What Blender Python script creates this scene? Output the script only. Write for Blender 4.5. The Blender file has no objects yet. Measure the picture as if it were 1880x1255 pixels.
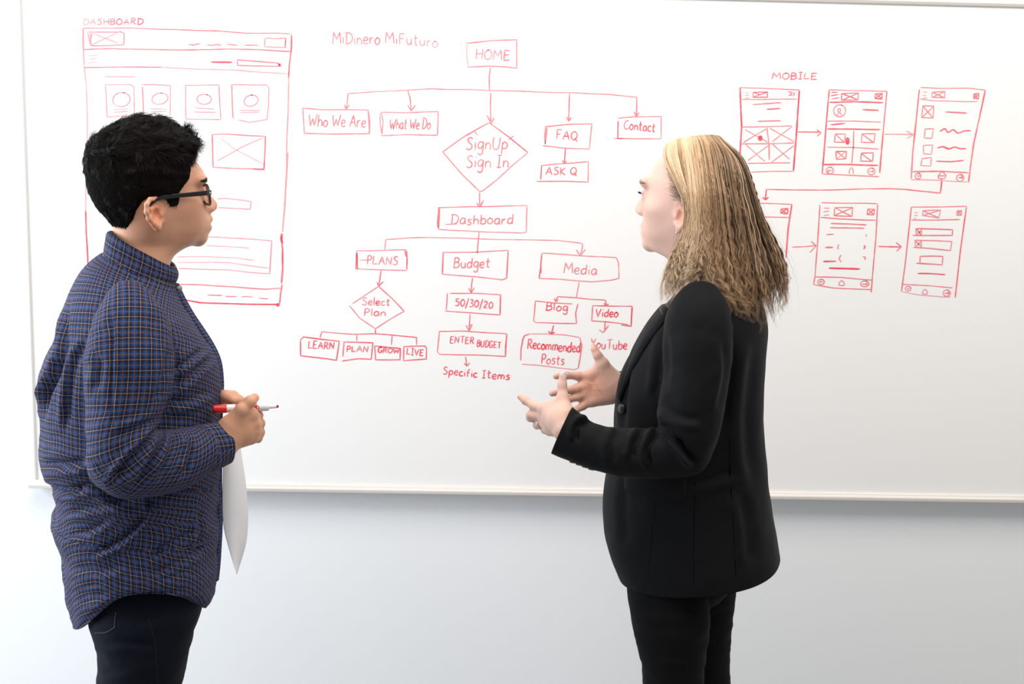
import bpy, math
import numpy as np
from mathutils import Matrix, Vector

# ------------------------------------------------------------------ camera
W_IMG, H_IMG, F_PX = 1880.0, 1255.0, 2350.0
CAM = np.array([0.0, -3.1, 1.62])


def unit(v):
    v = np.asarray(v, float)
    return v / np.linalg.norm(v)


_xh = unit([94960.0, 1708.0, 2350.0])                 # world +X seen in camera axes (right, down, forward)
_zd = np.array([594.3 - 940.0, 16620.0 - 627.5, F_PX])  # world down
_zd = unit(_zd - np.dot(_zd, _xh) * _xh)
_yi = np.cross(_xh, _zd)                              # world +Y, into the wall
R_WC = np.stack([_xh, _yi, -_zd], axis=1)             # world -> camera axes

scene = bpy.context.scene
cam_data = bpy.data.cameras.new('camera')
cam_data.sensor_width = 36.0
cam_data.lens = F_PX * 36.0 / W_IMG
cam_data.clip_start = 0.05
cam_ob = bpy.data.objects.new('camera', cam_data)
scene.collection.objects.link(cam_ob)
_m = Matrix.Identity(4)
for i in range(3):
    _m[i][0] = R_WC[0, i]
    _m[i][1] = -R_WC[1, i]
    _m[i][2] = -R_WC[2, i]
    _m[i][3] = CAM[i]
cam_ob.matrix_world = _m
scene.camera = cam_ob

# ------------------------------------------------------------------ light and exposure
scene.view_settings.view_transform = 'Standard'
scene.view_settings.look = 'None'
scene.view_settings.gamma = 1.0
scene.view_settings.use_curve_mapping = False
scene.view_settings.exposure = 0.0

world = bpy.data.worlds.new('room_light')
scene.world = world
world.use_nodes = True
_bg = world.node_tree.nodes['Background']
_bg.inputs[0].default_value = (0.93, 0.96, 1.0, 1)
_bg.inputs[1].default_value = 0.36


def area_light(name, loc, target, sx, sy, power, color):
    d = bpy.data.lights.new(name, 'AREA')
    d.shape = 'RECTANGLE'
    d.size, d.size_y = sx, sy
    d.energy = power
    d.color = color
    o = bpy.data.objects.new(name, d)
    scene.collection.objects.link(o)
    o.location = loc
    o.rotation_euler = (Vector(target) - Vector(loc)).to_track_quat('-Z', 'Y').to_euler()
    return o


area_light('window_daylight', (-3.0, -1.15, 1.75), (0.3, -0.5, 1.25), 2.1, 2.0, 122, (0.86, 0.93, 1.0))
area_light('ceiling_light', (0.85, -1.35, 2.95), (0.85, -0.75, 0.0), 4.4, 1.3, 78, (1.0, 0.93, 0.85))

# ------------------------------------------------------------------ geometry helpers
def at(px, py, Y):
    """The place on the plane y = Y that the photograph shows at pixel (px, py)."""
    d = R_WC.T @ np.array([px - W_IMG / 2, py - H_IMG / 2, F_PX])
    return CAM + d * ((Y - CAM[1]) / d[1])


def project(P):
    c = (np.asarray(P) - CAM) @ R_WC.T
    return np.stack([c[:, 0] / c[:, 2] * F_PX + W_IMG / 2, c[:, 1] / c[:, 2] * F_PX + H_IMG / 2], 1)


def tag(o, label=None, category=None, group=None, kind=None):
    for k, v in (('label', label), ('category', category), ('group', group), ('kind', kind)):
        if v:
            o[k] = v
    return o


def new_obj(name, data, parent=None):
    o = bpy.data.objects.new(name, data)
    scene.collection.objects.link(o)
    if parent is not None:
        o.parent = parent
        o.matrix_parent_inverse = parent.matrix_world.inverted()
    return o


def empty(name, loc):
    o = bpy.data.objects.new(name, None)
    o.empty_display_size = 0.1
    scene.collection.objects.link(o)
    o.location = loc
    o.matrix_world = Matrix.Translation(Vector(loc))
    return o


def mesh_np(name, V, polys, mat, parent=None, uv=None, col=None, smooth=True):
    """polys: list of int arrays (n, k).  uv: per vertex (n,2).  col: dict name -> per-vertex array."""
    V = np.asarray(V, np.float32)
    if not isinstance(polys, (list, tuple)):
        polys = [polys]
    polys = [np.asarray(p, np.int32) for p in polys if len(p)]
    me = bpy.data.meshes.new(name)
    me.vertices.add(len(V))
    me.vertices.foreach_set('co', V.ravel())
    loops = np.concatenate([p.ravel() for p in polys])
    tot = np.concatenate([np.full(len(p), p.shape[1], np.int32) for p in polys])
    start = np.concatenate([[0], np.cumsum(tot)[:-1]]).astype(np.int32)
    me.loops.add(len(loops))
    me.loops.foreach_set('vertex_index', loops)
    me.polygons.add(len(tot))
    me.polygons.foreach_set('loop_start', start)
    me.polygons.foreach_set('loop_total', tot)
    me.polygons.foreach_set('use_smooth', np.full(len(tot), smooth, bool))
    if uv is not None:
        l = me.uv_layers.new(name='UVMap')
        l.data.foreach_set('uv', np.asarray(uv, np.float32)[loops].ravel())
    for k, a in (col or {}).items():
        a = np.asarray(a, np.float32)
        if a.ndim == 1:
            at_ = me.attributes.new(k, 'FLOAT', 'POINT')
            at_.data.foreach_set('value', a)
        else:
            at_ = me.attributes.new(k, 'FLOAT_COLOR', 'POINT')
            if a.shape[1] == 3:
                a = np.concatenate([a, np.ones((len(a), 1), np.float32)], 1)
            at_.data.foreach_set('color', a.ravel())
    me.update(calc_edges=True)
    me.validate()
    me.materials.append(mat)
    return new_obj(name, me, parent)


def box_np(lo, hi):
    lo, hi = np.array(lo, float), np.array(hi, float)
    V = np.array([[(lo, hi)[i][0], (lo, hi)[j][1], (lo, hi)[k][2]] for i in (0, 1) for j in (0, 1) for k in (0, 1)])
    Q = np.array([[0, 1, 3, 2], [4, 6, 7, 5], [0, 4, 5, 1], [2, 3, 7, 6], [0, 2, 6, 4], [1, 5, 7, 3]])
    return V, Q


def add_bevel(o, w, seg=2):
    m = o.modifiers.new('bevel', 'BEVEL')
    m.width = w
    m.segments = seg
    m.limit_method = 'ANGLE'
    return o


def catmull(P, n, closed=False):
    """n samples along a centripetal-ish Catmull-Rom spline through P, by chord length."""
    P = np.asarray(P, float)
    if len(P) == 2:
        t = np.linspace(0, 1, n)[:, None]
        return P[0] * (1 - t) + P[1] * t
    if closed:
        P = np.concatenate([P, P[:1]])
    s = np.concatenate([[0], np.cumsum(np.linalg.norm(np.diff(P, axis=0), axis=1) + 1e-9)])
    return interp_h(s, P, np.linspace(0, s[-1], n), closed)


def interp_h(s, P, q, closed=False):
    """Monotone-ish cubic Hermite interpolation of rows P at knots s."""
    s = np.asarray(s, float)
    P = np.asarray(P, float)
    one = P.ndim == 1
    if one:
        P = P[:, None]
    h = np.diff(s)[:, None]
    d = np.diff(P, axis=0) / h
    m = np.zeros_like(P)
    m[1:-1] = (d[:-1] * h[1:] + d[1:] * h[:-1]) / (h[1:] + h[:-1])
    if closed:
        m[0] = m[-1] = (d[0] * h[-1] + d[-1] * h[0]) / (h[0] + h[-1])
    else:
        m[0], m[-1] = d[0], d[-1]
    q = np.clip(q, s[0], s[-1])
    i = np.clip(np.searchsorted(s, q, side='right') - 1, 0, len(s) - 2)
    t = ((q - s[i]) / (s[i + 1] - s[i]))[:, None]
    hh = h[i]
    t2, t3 = t * t, t * t * t
    r = (2 * t3 - 3 * t2 + 1) * P[i] + (t3 - 2 * t2 + t) * hh * m[i] + (-2 * t3 + 3 * t2) * P[i + 1] + (t3 - t2) * hh * m[i + 1]
    return r[:, 0] if one else r


def tube_np(P, r, sides=8, cap=True, ref=None):
    """A tube along points P with radius r (scalar or per point)."""
    P = np.asarray(P, float)
    n = len(P)
    r = np.broadcast_to(np.asarray(r, float), (n,))
    T = np.gradient(P, axis=0)
    T /= np.linalg.norm(T, axis=1)[:, None] + 1e-12
    u = np.array(ref if ref is not None else ([0, 0, 1] if abs(T[0][2]) < 0.9 else [1, 0, 0]), float)
    rings = []
    for i in range(n):
        u = u - np.dot(u, T[i]) * T[i]
        u /= np.linalg.norm(u) + 1e-12
        v = np.cross(T[i], u)
        a = np.arange(sides) / sides * 2 * np.pi
        rings.append(P[i] + r[i] * (np.cos(a)[:, None] * u + np.sin(a)[:, None] * v))
    V = np.concatenate(rings)
    Q = grid_quads(n, sides, True)
    polys = [Q]
    if cap:
        V = np.concatenate([V, P[:1], P[-1:]])
        a = np.arange(sides)
        b = (a + 1) % sides
        polys.append(np.concatenate([np.stack([np.full(sides, n * sides), b, a], 1),
                                     np.stack([np.full(sides, n * sides + 1), (n - 1) * sides + a, (n - 1) * sides + b], 1)]))
    return V, polys


def grid_quads(n, m, wrap):
    i = np.arange(n - 1)[:, None]
    j = np.arange(m if wrap else m - 1)[None, :]
    k = (j + 1) % m
    return np.stack([i * m + j, i * m + k, (i + 1) * m + k, (i + 1) * m + j], -1).reshape(-1, 4)


def merge_np(parts):
    """Join (V, polys) pairs into one."""
    Vs, by, off = [], {}, 0
    for V, polys in parts:
        if not isinstance(polys, (list, tuple)):
            polys = [polys]
        for p in polys:
            by.setdefault(p.shape[1], []).append(p + off)
        Vs.append(V)
        off += len(V)
    return np.concatenate(Vs), [np.concatenate(v) for v in by.values()]


_nr = np.random.RandomState(7)
_NK = _nr.normal(size=(28, 3))
_NK /= np.linalg.norm(_NK, axis=1)[:, None]
_NK *= np.exp(_nr.uniform(-0.5, 0.7, 28))[:, None]
_NP = _nr.uniform(0, 6.28, 28)


def wob(P, freq, seed=0):
    """Smooth pseudo-noise in about [-1, 1]."""
    P = np.asarray(P, float) * freq + seed * 3.7
    s = np.zeros(len(P))
    for k, p in zip(_NK, _NP):
        s += np.sin(P @ k * 6.28 + p + seed)
    return s / 7.0


# ------------------------------------------------------------------ materials
def principled(name, color, rough=0.5, **kw):
    m = bpy.data.materials.new(name)
    m.use_nodes = True
    b = m.node_tree.nodes['Principled BSDF']
    b.inputs['Base Color'].default_value = (*color, 1)
    b.inputs['Roughness'].default_value = rough
    for k, v in kw.items():
        b.inputs[k.replace('_', ' ')].default_value = v
    return m


class Nodes:
    def __init__(self, m):
        self.t = m.node_tree
        self.bsdf = self.t.nodes['Principled BSDF']

    def new(self, t, **kw):
        n = self.t.nodes.new(t)
        for k, v in kw.items():
            setattr(n, k, v)
        return n

    def link(self, a, b):
        self.t.links.new(a, b)

    def put(self, sock, v):
        if hasattr(v, 'is_output'):
            self.link(v, sock)
        else:
            sock.default_value = v

    def math(self, op, a, b=None, c=None):
        n = self.new('ShaderNodeMath', operation=op)
        for i, v in enumerate((a, b, c)):
            if v is not None:
                self.put(n.inputs[i], v)
        return n.outputs[0]

    def mix(self, f, a, b, blend='MIX'):
        n = self.new('ShaderNodeMix', data_type='RGBA', blend_type=blend)
        self.put(n.inputs[0], f)
        self.put(n.inputs[6], a if hasattr(a, 'is_output') else (*a, 1))
        self.put(n.inputs[7], b if hasattr(b, 'is_output') else (*b, 1))
        return n.outputs[2]

    def noise(self, scale, detail=2.0, vec=None, rough=0.5):
        n = self.new('ShaderNodeTexNoise')
        n.inputs['Scale'].default_value = scale
        n.inputs['Detail'].default_value = detail
        n.inputs['Roughness'].default_value = rough
        if vec is None:
            vec = self.new('ShaderNodeTexCoord').outputs['Object']
        self.link(vec, n.inputs['Vector'])
        return n.outputs['Fac']

    def bump(self, h, strength, dist):
        n = self.new('ShaderNodeBump')
        n.inputs['Strength'].default_value = strength
        n.inputs['Distance'].default_value = dist
        self.link(h, n.inputs['Height'])
        self.link(n.outputs[0], self.bsdf.inputs['Normal'])
        return n

    def attr(self, name):
        return self.new('ShaderNodeAttribute', attribute_name=name)


def mat_wall():
    m = principled('painted_wall', (0.86, 0.88, 0.90), 0.6)
    N = Nodes(m)
    N.bump(N.noise(220, 3), 0.08, 0.002)
    return m


def mat_board():
    m = principled('whiteboard_enamel', (0.89, 0.885, 0.88), 0.22)
    N = Nodes(m)
    f = N.noise(1.3, 4)
    g = N.math('MULTIPLY', f, 0.10)
    N.link(N.math('ADD', g, 0.2), N.bsdf.inputs['Roughness'])
    return m


def mat_ink():
    m = principled('red_marker_ink', (0.8, 0.05, 0.08), 0.4)
    N = Nodes(m)
    a = N.attr('ink').outputs['Fac']
    n = N.noise(260, 3)
    d = N.math('MULTIPLY', N.math('POWER', a, 0.40), N.math('ADD', 0.80, N.math('MULTIPLY', n, 0.35)))
    N.link(N.mix(N.math('MINIMUM', d, 1.0), (0.89, 0.885, 0.88), (0.87, 0.050, 0.095)), N.bsdf.inputs['Base Color'])
    return m


def mat_metal():
    m = principled('anodised_rail', (0.72, 0.68, 0.645), 0.38, Metallic=0.35)
    N = Nodes(m)
    tc = N.new('ShaderNodeTexCoord').outputs['Object']
    mp = N.new('ShaderNodeMapping')
    mp.inputs['Scale'].default_value = (0.5, 40, 40)
    N.link(tc, mp.inputs['Vector'])
    N.bump(N.noise(60, 2, mp.outputs[0]), 0.05, 0.001)
    return m


def mat_floor():
    m = principled('carpet', (0.34, 0.33, 0.32), 0.95)
    N = Nodes(m)
    n = N.noise(160, 4)
    N.link(N.mix(n, (0.25, 0.245, 0.24), (0.42, 0.41, 0.40)), N.bsdf.inputs['Base Color'])
    N.bump(n, 0.5, 0.004)
    return m


def mat_skin(name, base, red, rough=0.45, sss=0.12):
    m = principled(name, base, rough)
    N = Nodes(m)
    b = N.bsdf
    b.inputs['Subsurface Weight'].default_value = sss
    b.inputs['Subsurface Radius'].default_value = (1.0, 0.35, 0.2)
    b.inputs['Subsurface Scale'].default_value = 0.008
    b.inputs['Specular IOR Level'].default_value = 0.35
    n = N.noise(45, 4)
    c = N.mix(N.math('MULTIPLY', n, 0.35), base, red)
    fine = N.noise(900, 2)
    c = N.mix(N.math('MULTIPLY', fine, 0.18), c, tuple(x * 0.75 for x in base))
    tint = N.attr('tint')
    c = N.mix(1.0, c, tint.outputs['Color'], 'MULTIPLY')
    N.link(c, b.inputs['Base Color'])
    N.bump(N.noise(700, 3), 0.12, 0.0006)
    return m


def mat_hair(name, rough=0.45):
    m = principled(name, (0.02, 0.015, 0.012), rough)
    N = Nodes(m)
    N.link(N.attr('tint').outputs['Color'], N.bsdf.inputs['Base Color'])
    N.bsdf.inputs['Specular IOR Level'].default_value = 0.4
    return m


def mat_plaid():
    m = principled('plaid_cotton', (0.03, 0.06, 0.2), 0.85)
    N = Nodes(m)
    uv = N.new('ShaderNodeUVMap').outputs[0]
    sep = N.new('ShaderNodeSeparateXYZ')
    N.link(uv, sep.inputs[0])

    def stripes(v):
        f = N.math('FRACT', N.math('ADD', N.math('MULTIPLY', v, 1 / 0.0180), 100.0))
        c = N.math('ABSOLUTE', N.math('SUBTRACT', f, 0.5))           # 0 at the orange line, .5 at the white one
        blue = N.math('MULTIPLY', N.math('LESS_THAN', c, 0.235), N.math('GREATER_THAN', c, 0.055))
        orange = N.math('LESS_THAN', c, 0.024)
        white = N.math('GREATER_THAN', c, 0.478)
        gap = N.math('LESS_THAN', N.math('ABSOLUTE', N.math('SUBTRACT', c, 0.36)), 0.035)
        return blue, orange, white, gap

    bu, ou, wu, gu = stripes(sep.outputs[0])
    bv, ov, wv, gv = stripes(sep.outputs[1])
    c = N.mix(N.math('ADD', N.math('MULTIPLY', N.math('ADD', bu, bv), 0.30), N.math('MULTIPLY', N.math('MULTIPLY', bu, bv), 0.40)), (0.017, 0.0085, 0.0095), (0.0015, 0.066, 0.245))
    c = N.mix(N.math('MULTIPLY', N.math('ADD', gu, gv), 0.3), c, (0.015, 0.012, 0.03))
    c = N.mix(N.math('MULTIPLY', N.math('MAXIMUM', ou, ov), 0.5), c, (0.42, 0.16, 0.06))
    c = N.mix(N.math('MULTIPLY', N.math('MAXIMUM', wu, wv), 0.45), c, (0.45, 0.43, 0.47))
    N.link(c, N.bsdf.inputs['Base Color'])
    N.bsdf.inputs['Specular IOR Level'].default_value = 0.2
    mp = N.new('ShaderNodeMapping')
    mp.inputs['Scale'].default_value = (1, 1, 1)
    N.link(uv, mp.inputs['Vector'])
    N.bump(N.noise(26, 3, mp.outputs[0]), 0.35, 0.006)
    return m


def mat_cloth(name, color, rough=0.8, sheen=0.1, weave=900, weave_dark=0.6):
    m = principled(name, color, rough)
    N = Nodes(m)
    n = N.noise(weave, 2)
    N.link(N.mix(n, tuple(x * weave_dark for x in color), tuple(x * (2 - weave_dark) for x in color)), N.bsdf.inputs['Base Color'])
    N.bsdf.inputs['Sheen Weight'].default_value = sheen
    N.bsdf.inputs['Specular IOR Level'].default_value = 0.12
    N.bsdf.inputs['Sheen Roughness'].default_value = 0.5
    N.bump(N.noise(14, 3), 0.25, 0.008)
    return m


M_WALL, M_BOARD, M_INK, M_RAIL, M_FLOOR = mat_wall(), mat_board(), mat_ink(), mat_metal(), mat_floor()

# ------------------------------------------------------------------ room
def structure(name, lo, hi, mat):
    V, Q = box_np(lo, hi)
    return tag(mesh_np(name, V, Q, mat, smooth=False), kind='structure')


structure('wall_back', (-4.5, 0.030, 0.0), (5.0, 0.15, 3.0), M_WALL)
structure('floor', (-4.5, -6.0, -0.06), (5.0, 0.15, 0.0), M_FLOOR)
V, Q = box_np((-4.5, 0.016, 0.0), (5.0, 0.030, 0.10))
tag(mesh_np('baseboard_back', V, Q, principled('baseboard_paint', (0.8, 0.8, 0.8), 0.5), smooth=False), kind='structure')

# ------------------------------------------------------------------ whiteboard: its writing surface is the plane y = 0
BL = at(66.9, 878.3, 0.0)
TOPZ = at(1640, 7.6, 0.0)[2]
BOTZ = 0.5 * (at(500, 885.2, 0.0)[2] + at(1460, 900.0, 0.0)[2])
LEFTX = 0.5 * (at(37.5, 0.0, 0.0)[0] + BL[0])
RIGHTX = LEFTX + 3.05
board = empty('whiteboard', (0.5 * (LEFTX + RIGHTX), 0.02, BOTZ))
tag(board, 'wide wall-mounted whiteboard covered with red marker flowcharts behind the two people', 'whiteboard')
V, Q = box_np((LEFTX - 0.004, 0.0, BOTZ - 0.004), (RIGHTX + 0.004, 0.029, TOPZ + 0.004))
mesh_np('panel', V, Q, M_BOARD, board, smooth=False)


def rail_profile(pts, axis_pts, name, mat):
    """Extrude a closed profile along a straight line; pts are (a, b) offsets placed by axis_pts(a, b, end)."""
    n = len(pts)
    V = np.array([axis_pts(a, b, e) for e in (0, 1) for a, b in pts])
    Q = np.array([[i, (i + 1) % n, n + (i + 1) % n, n + i] for i in range(n)])
    me = [Q]
    o = mesh_np(name, V, me, mat, board, smooth=False)
    bm_faces = [list(range(n - 1, -1, -1)), list(range(n, 2 * n))]
    me2 = o.data
    V2 = [v.co[:] for v in me2.vertices]
    F2 = [list(p.vertices) for p in me2.polygons] + bm_faces
    me2.clear_geometry()
    me2.from_pydata(V2, [], F2)
    add_bevel(o, 0.0012, 2)
    return o


M_LIP = principled('white_lip', (0.86, 0.86, 0.86), 0.4)
# upright and top rails: a raised lip around the panel; (out, depth) profile, out from the panel's edge
LIP = [(-0.001, -0.001), (0.0, -0.005), (0.008, -0.006), (0.0095, -0.004), (0.0095, 0.0295), (-0.001, 0.0295)]
z0, z1 = BOTZ - 0.02, TOPZ + 0.0125
rail_profile(LIP, lambda a, b, e: (LEFTX - a, b, (z0, z1)[e]), 'frame_rail', M_LIP)
rail_profile(LIP, lambda a, b, e: (RIGHTX + a, b, (z0, z1)[e]), 'frame_rail', M_LIP)
rail_profile(LIP, lambda a, b, e: ((LEFTX, RIGHTX)[e], b, TOPZ + a), 'frame_rail', M_RAIL)
# bottom rail with the shallow marker ledge
zb = 0.5 * (at(500, 902.3, -0.012)[2] + at(1460, 916.3, -0.012)[2])
hgt = BOTZ - zb
TRAY = [(0.0, -0.001), (-0.002, -0.006), (-hgt * 0.50, -0.010), (-hgt * 0.55, -0.016), (-hgt * 0.95, -0.017), (-hgt, -0.013), (-hgt, 0.0295), (0.0, 0.0295)]
rail_profile(TRAY, lambda a, b, e: ((LEFTX - 0.016, RIGHTX + 0.016)[e], b, BOTZ + a), 'marker_ledge', M_RAIL)

# ------------------------------------------------------------------ red marker writing on the board
# Strokes are noted in the pixels of enlarged crops: origin x, origin y, enlargement.
CROP = {'A': (0, 0, 3.357), 'B': (320, 280, 4.185), 'C': (540, 30, 2.686), 'D': (540, 360, 3.586),
        'E': (780, 360, 3.586), 'F': (1330, 110, 3.76), 'G': (1330, 330, 3.76), 'P': (0, 0, 1.0)}
INK_Y = -0.0004
_rs = np.random.RandomState(11)


class Ink:
    """One drawn item; becomes one mesh of flat marker strokes lying on the board."""

    def __init__(self, name, label=None, parent=None):
        self.name, self.label, self.parent, self.parts, self.dens, self.kids = name, label, parent, [], [], []
        self.n = 0

    def stroke(self, crop, pts, d=0.6, w=1.7, curve=False, fade=None):
        ox, oy, s = CROP[crop]
        p = np.array(pts, float) / s + (ox, oy)
        P = np.array([at(x, y, INK_Y) for x, y in p])
        L = np.linalg.norm(np.diff(P, axis=0), axis=1).sum()
        n = max(3, int(L / 0.004))
        if curve and len(P) > 2:
            P = catmull(P, max(n, 4 * len(P)))
        else:
            q = []
            for a, b in zip(P[:-1], P[1:]):
                k = max(2, int(np.linalg.norm(b - a) / 0.006))
                q.append(a + (b - a) * (np.arange(k) / k)[:, None])
            P = np.concatenate(q + [P[-1:]])
        # a slightly unsteady hand
        J = wob(P, 9.0, _rs.randint(50))[:, None] * 0.0006
        P = P + J * np.array([0.4, 0, 1.0])
        T = np.gradient(P, axis=0)
        T /= np.linalg.norm(T, axis=1)[:, None] + 1e-9
        Nn = np.stack([-T[:, 2], 0 * T[:, 0], T[:, 0]], 1)
        hw = 0.72 * w / 1000 * (1 + 0.18 * wob(P, 30, 3))
        hw[0] *= 0.7
        hw[-1] *= 0.7
        dd = np.clip(d * (1 + 0.22 * wob(P, 12, _rs.randint(50))), 0.05, 1)
        if fade is not None:
            dd = dd * np.linspace(fade[0], fade[1], len(P))
        y = np.array([0, -0.000012 * (len(self.parts) % 20), 0])
        V = np.concatenate([P + Nn * hw[:, None] + y, P - Nn * hw[:, None] + y])
        m = len(P)
        i = np.arange(m - 1)
        self.parts.append((V, np.stack([i, i + 1, m + i + 1, m + i], 1)))
        self.dens.append(np.concatenate([dd, dd]))
        return self

    def lines(self, crop, *polylines, d=0.6, w=1.7, curve=False):
        for p in polylines:
            self.stroke(crop, p, d, w, curve)
        return self

    def oval(self, crop, cx, cy, rx, ry, d=0.6, w=1.5, turn=0.0, start=-1.3):
        a = np.linspace(start, start + 6.5, 22)
        x, y = rx * np.cos(a), ry * np.sin(a)
        c, s = math.cos(turn), math.sin(turn)
        return self.stroke(crop, np.stack([cx + x * c - y * s, cy + x * s + y * c], 1), d, w, True)

    def dot(self, crop, cx, cy, rx, ry, d=0.95):
        for k in np.linspace(-0.7, 0.7, 5):
            h = math.sqrt(1 - k * k) * 0.85
            self.stroke(crop, [(cx - rx * h, cy + ry * k), (cx, cy + ry * k), (cx + rx * h, cy + ry * k)], d, 2 * ry / CROP[crop][2] / 0.76 * 0.34)
        return self

    def text(self, crop, s, x0, y0, x1, y1, h, d=0.6, w=1.7, slant=0.08, fade=None, parent_name='lettering'):
        k = Ink(parent_name, 'handwritten red words reading ' + s if False else None)
        k.letters(crop, s, x0, y0, x1, y1, h, d, w, slant, fade)
        self.kids.append(k)
        return self

    def letters(self, crop, s, x0, y0, x1, y1, h, d=0.6, w=1.7, slant=0.08, fade=None):
        gap = 0.16
        adv, pos = 0.0, []
        for ch in s:
            if ch == ' ':
                adv += 0.32
                continue
            pos.append((ch, adv))
            adv += GLYPH[ch][0] + gap
        adv -= gap
        sx = (x1 - x0) / adv
        for ch, a in pos:
            jy = _rs.uniform(-0.04, 0.04)
            jh = _rs.uniform(0.93, 1.07)
            f = a / adv
            dl = d if fade is None else d * (fade[0] + (fade[1] - fade[0]) * f)
            for st in GLYPH[ch][1]:
                curve = st[0] == 's'
                pts = st[1:] if curve else st
                q = [(x0 + sx * (a + gx) + slant * gy * h * jh, y0 + (y1 - y0) * f - h * (gy * jh + jy)) for gx, gy in pts]
                self.stroke(crop, q, dl, w, curve)
        return self

    def build(self, parent):
        V, polys = merge_np(self.parts)
        o = mesh_np(self.name, V, polys, M_INK, parent, col={'ink': np.concatenate(self.dens)})
        if self.label:
            o['label'] = self.label
        for k in self.kids:
            k.build(o)
        return o


def G(w, *strokes):
    return (w, strokes)


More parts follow.
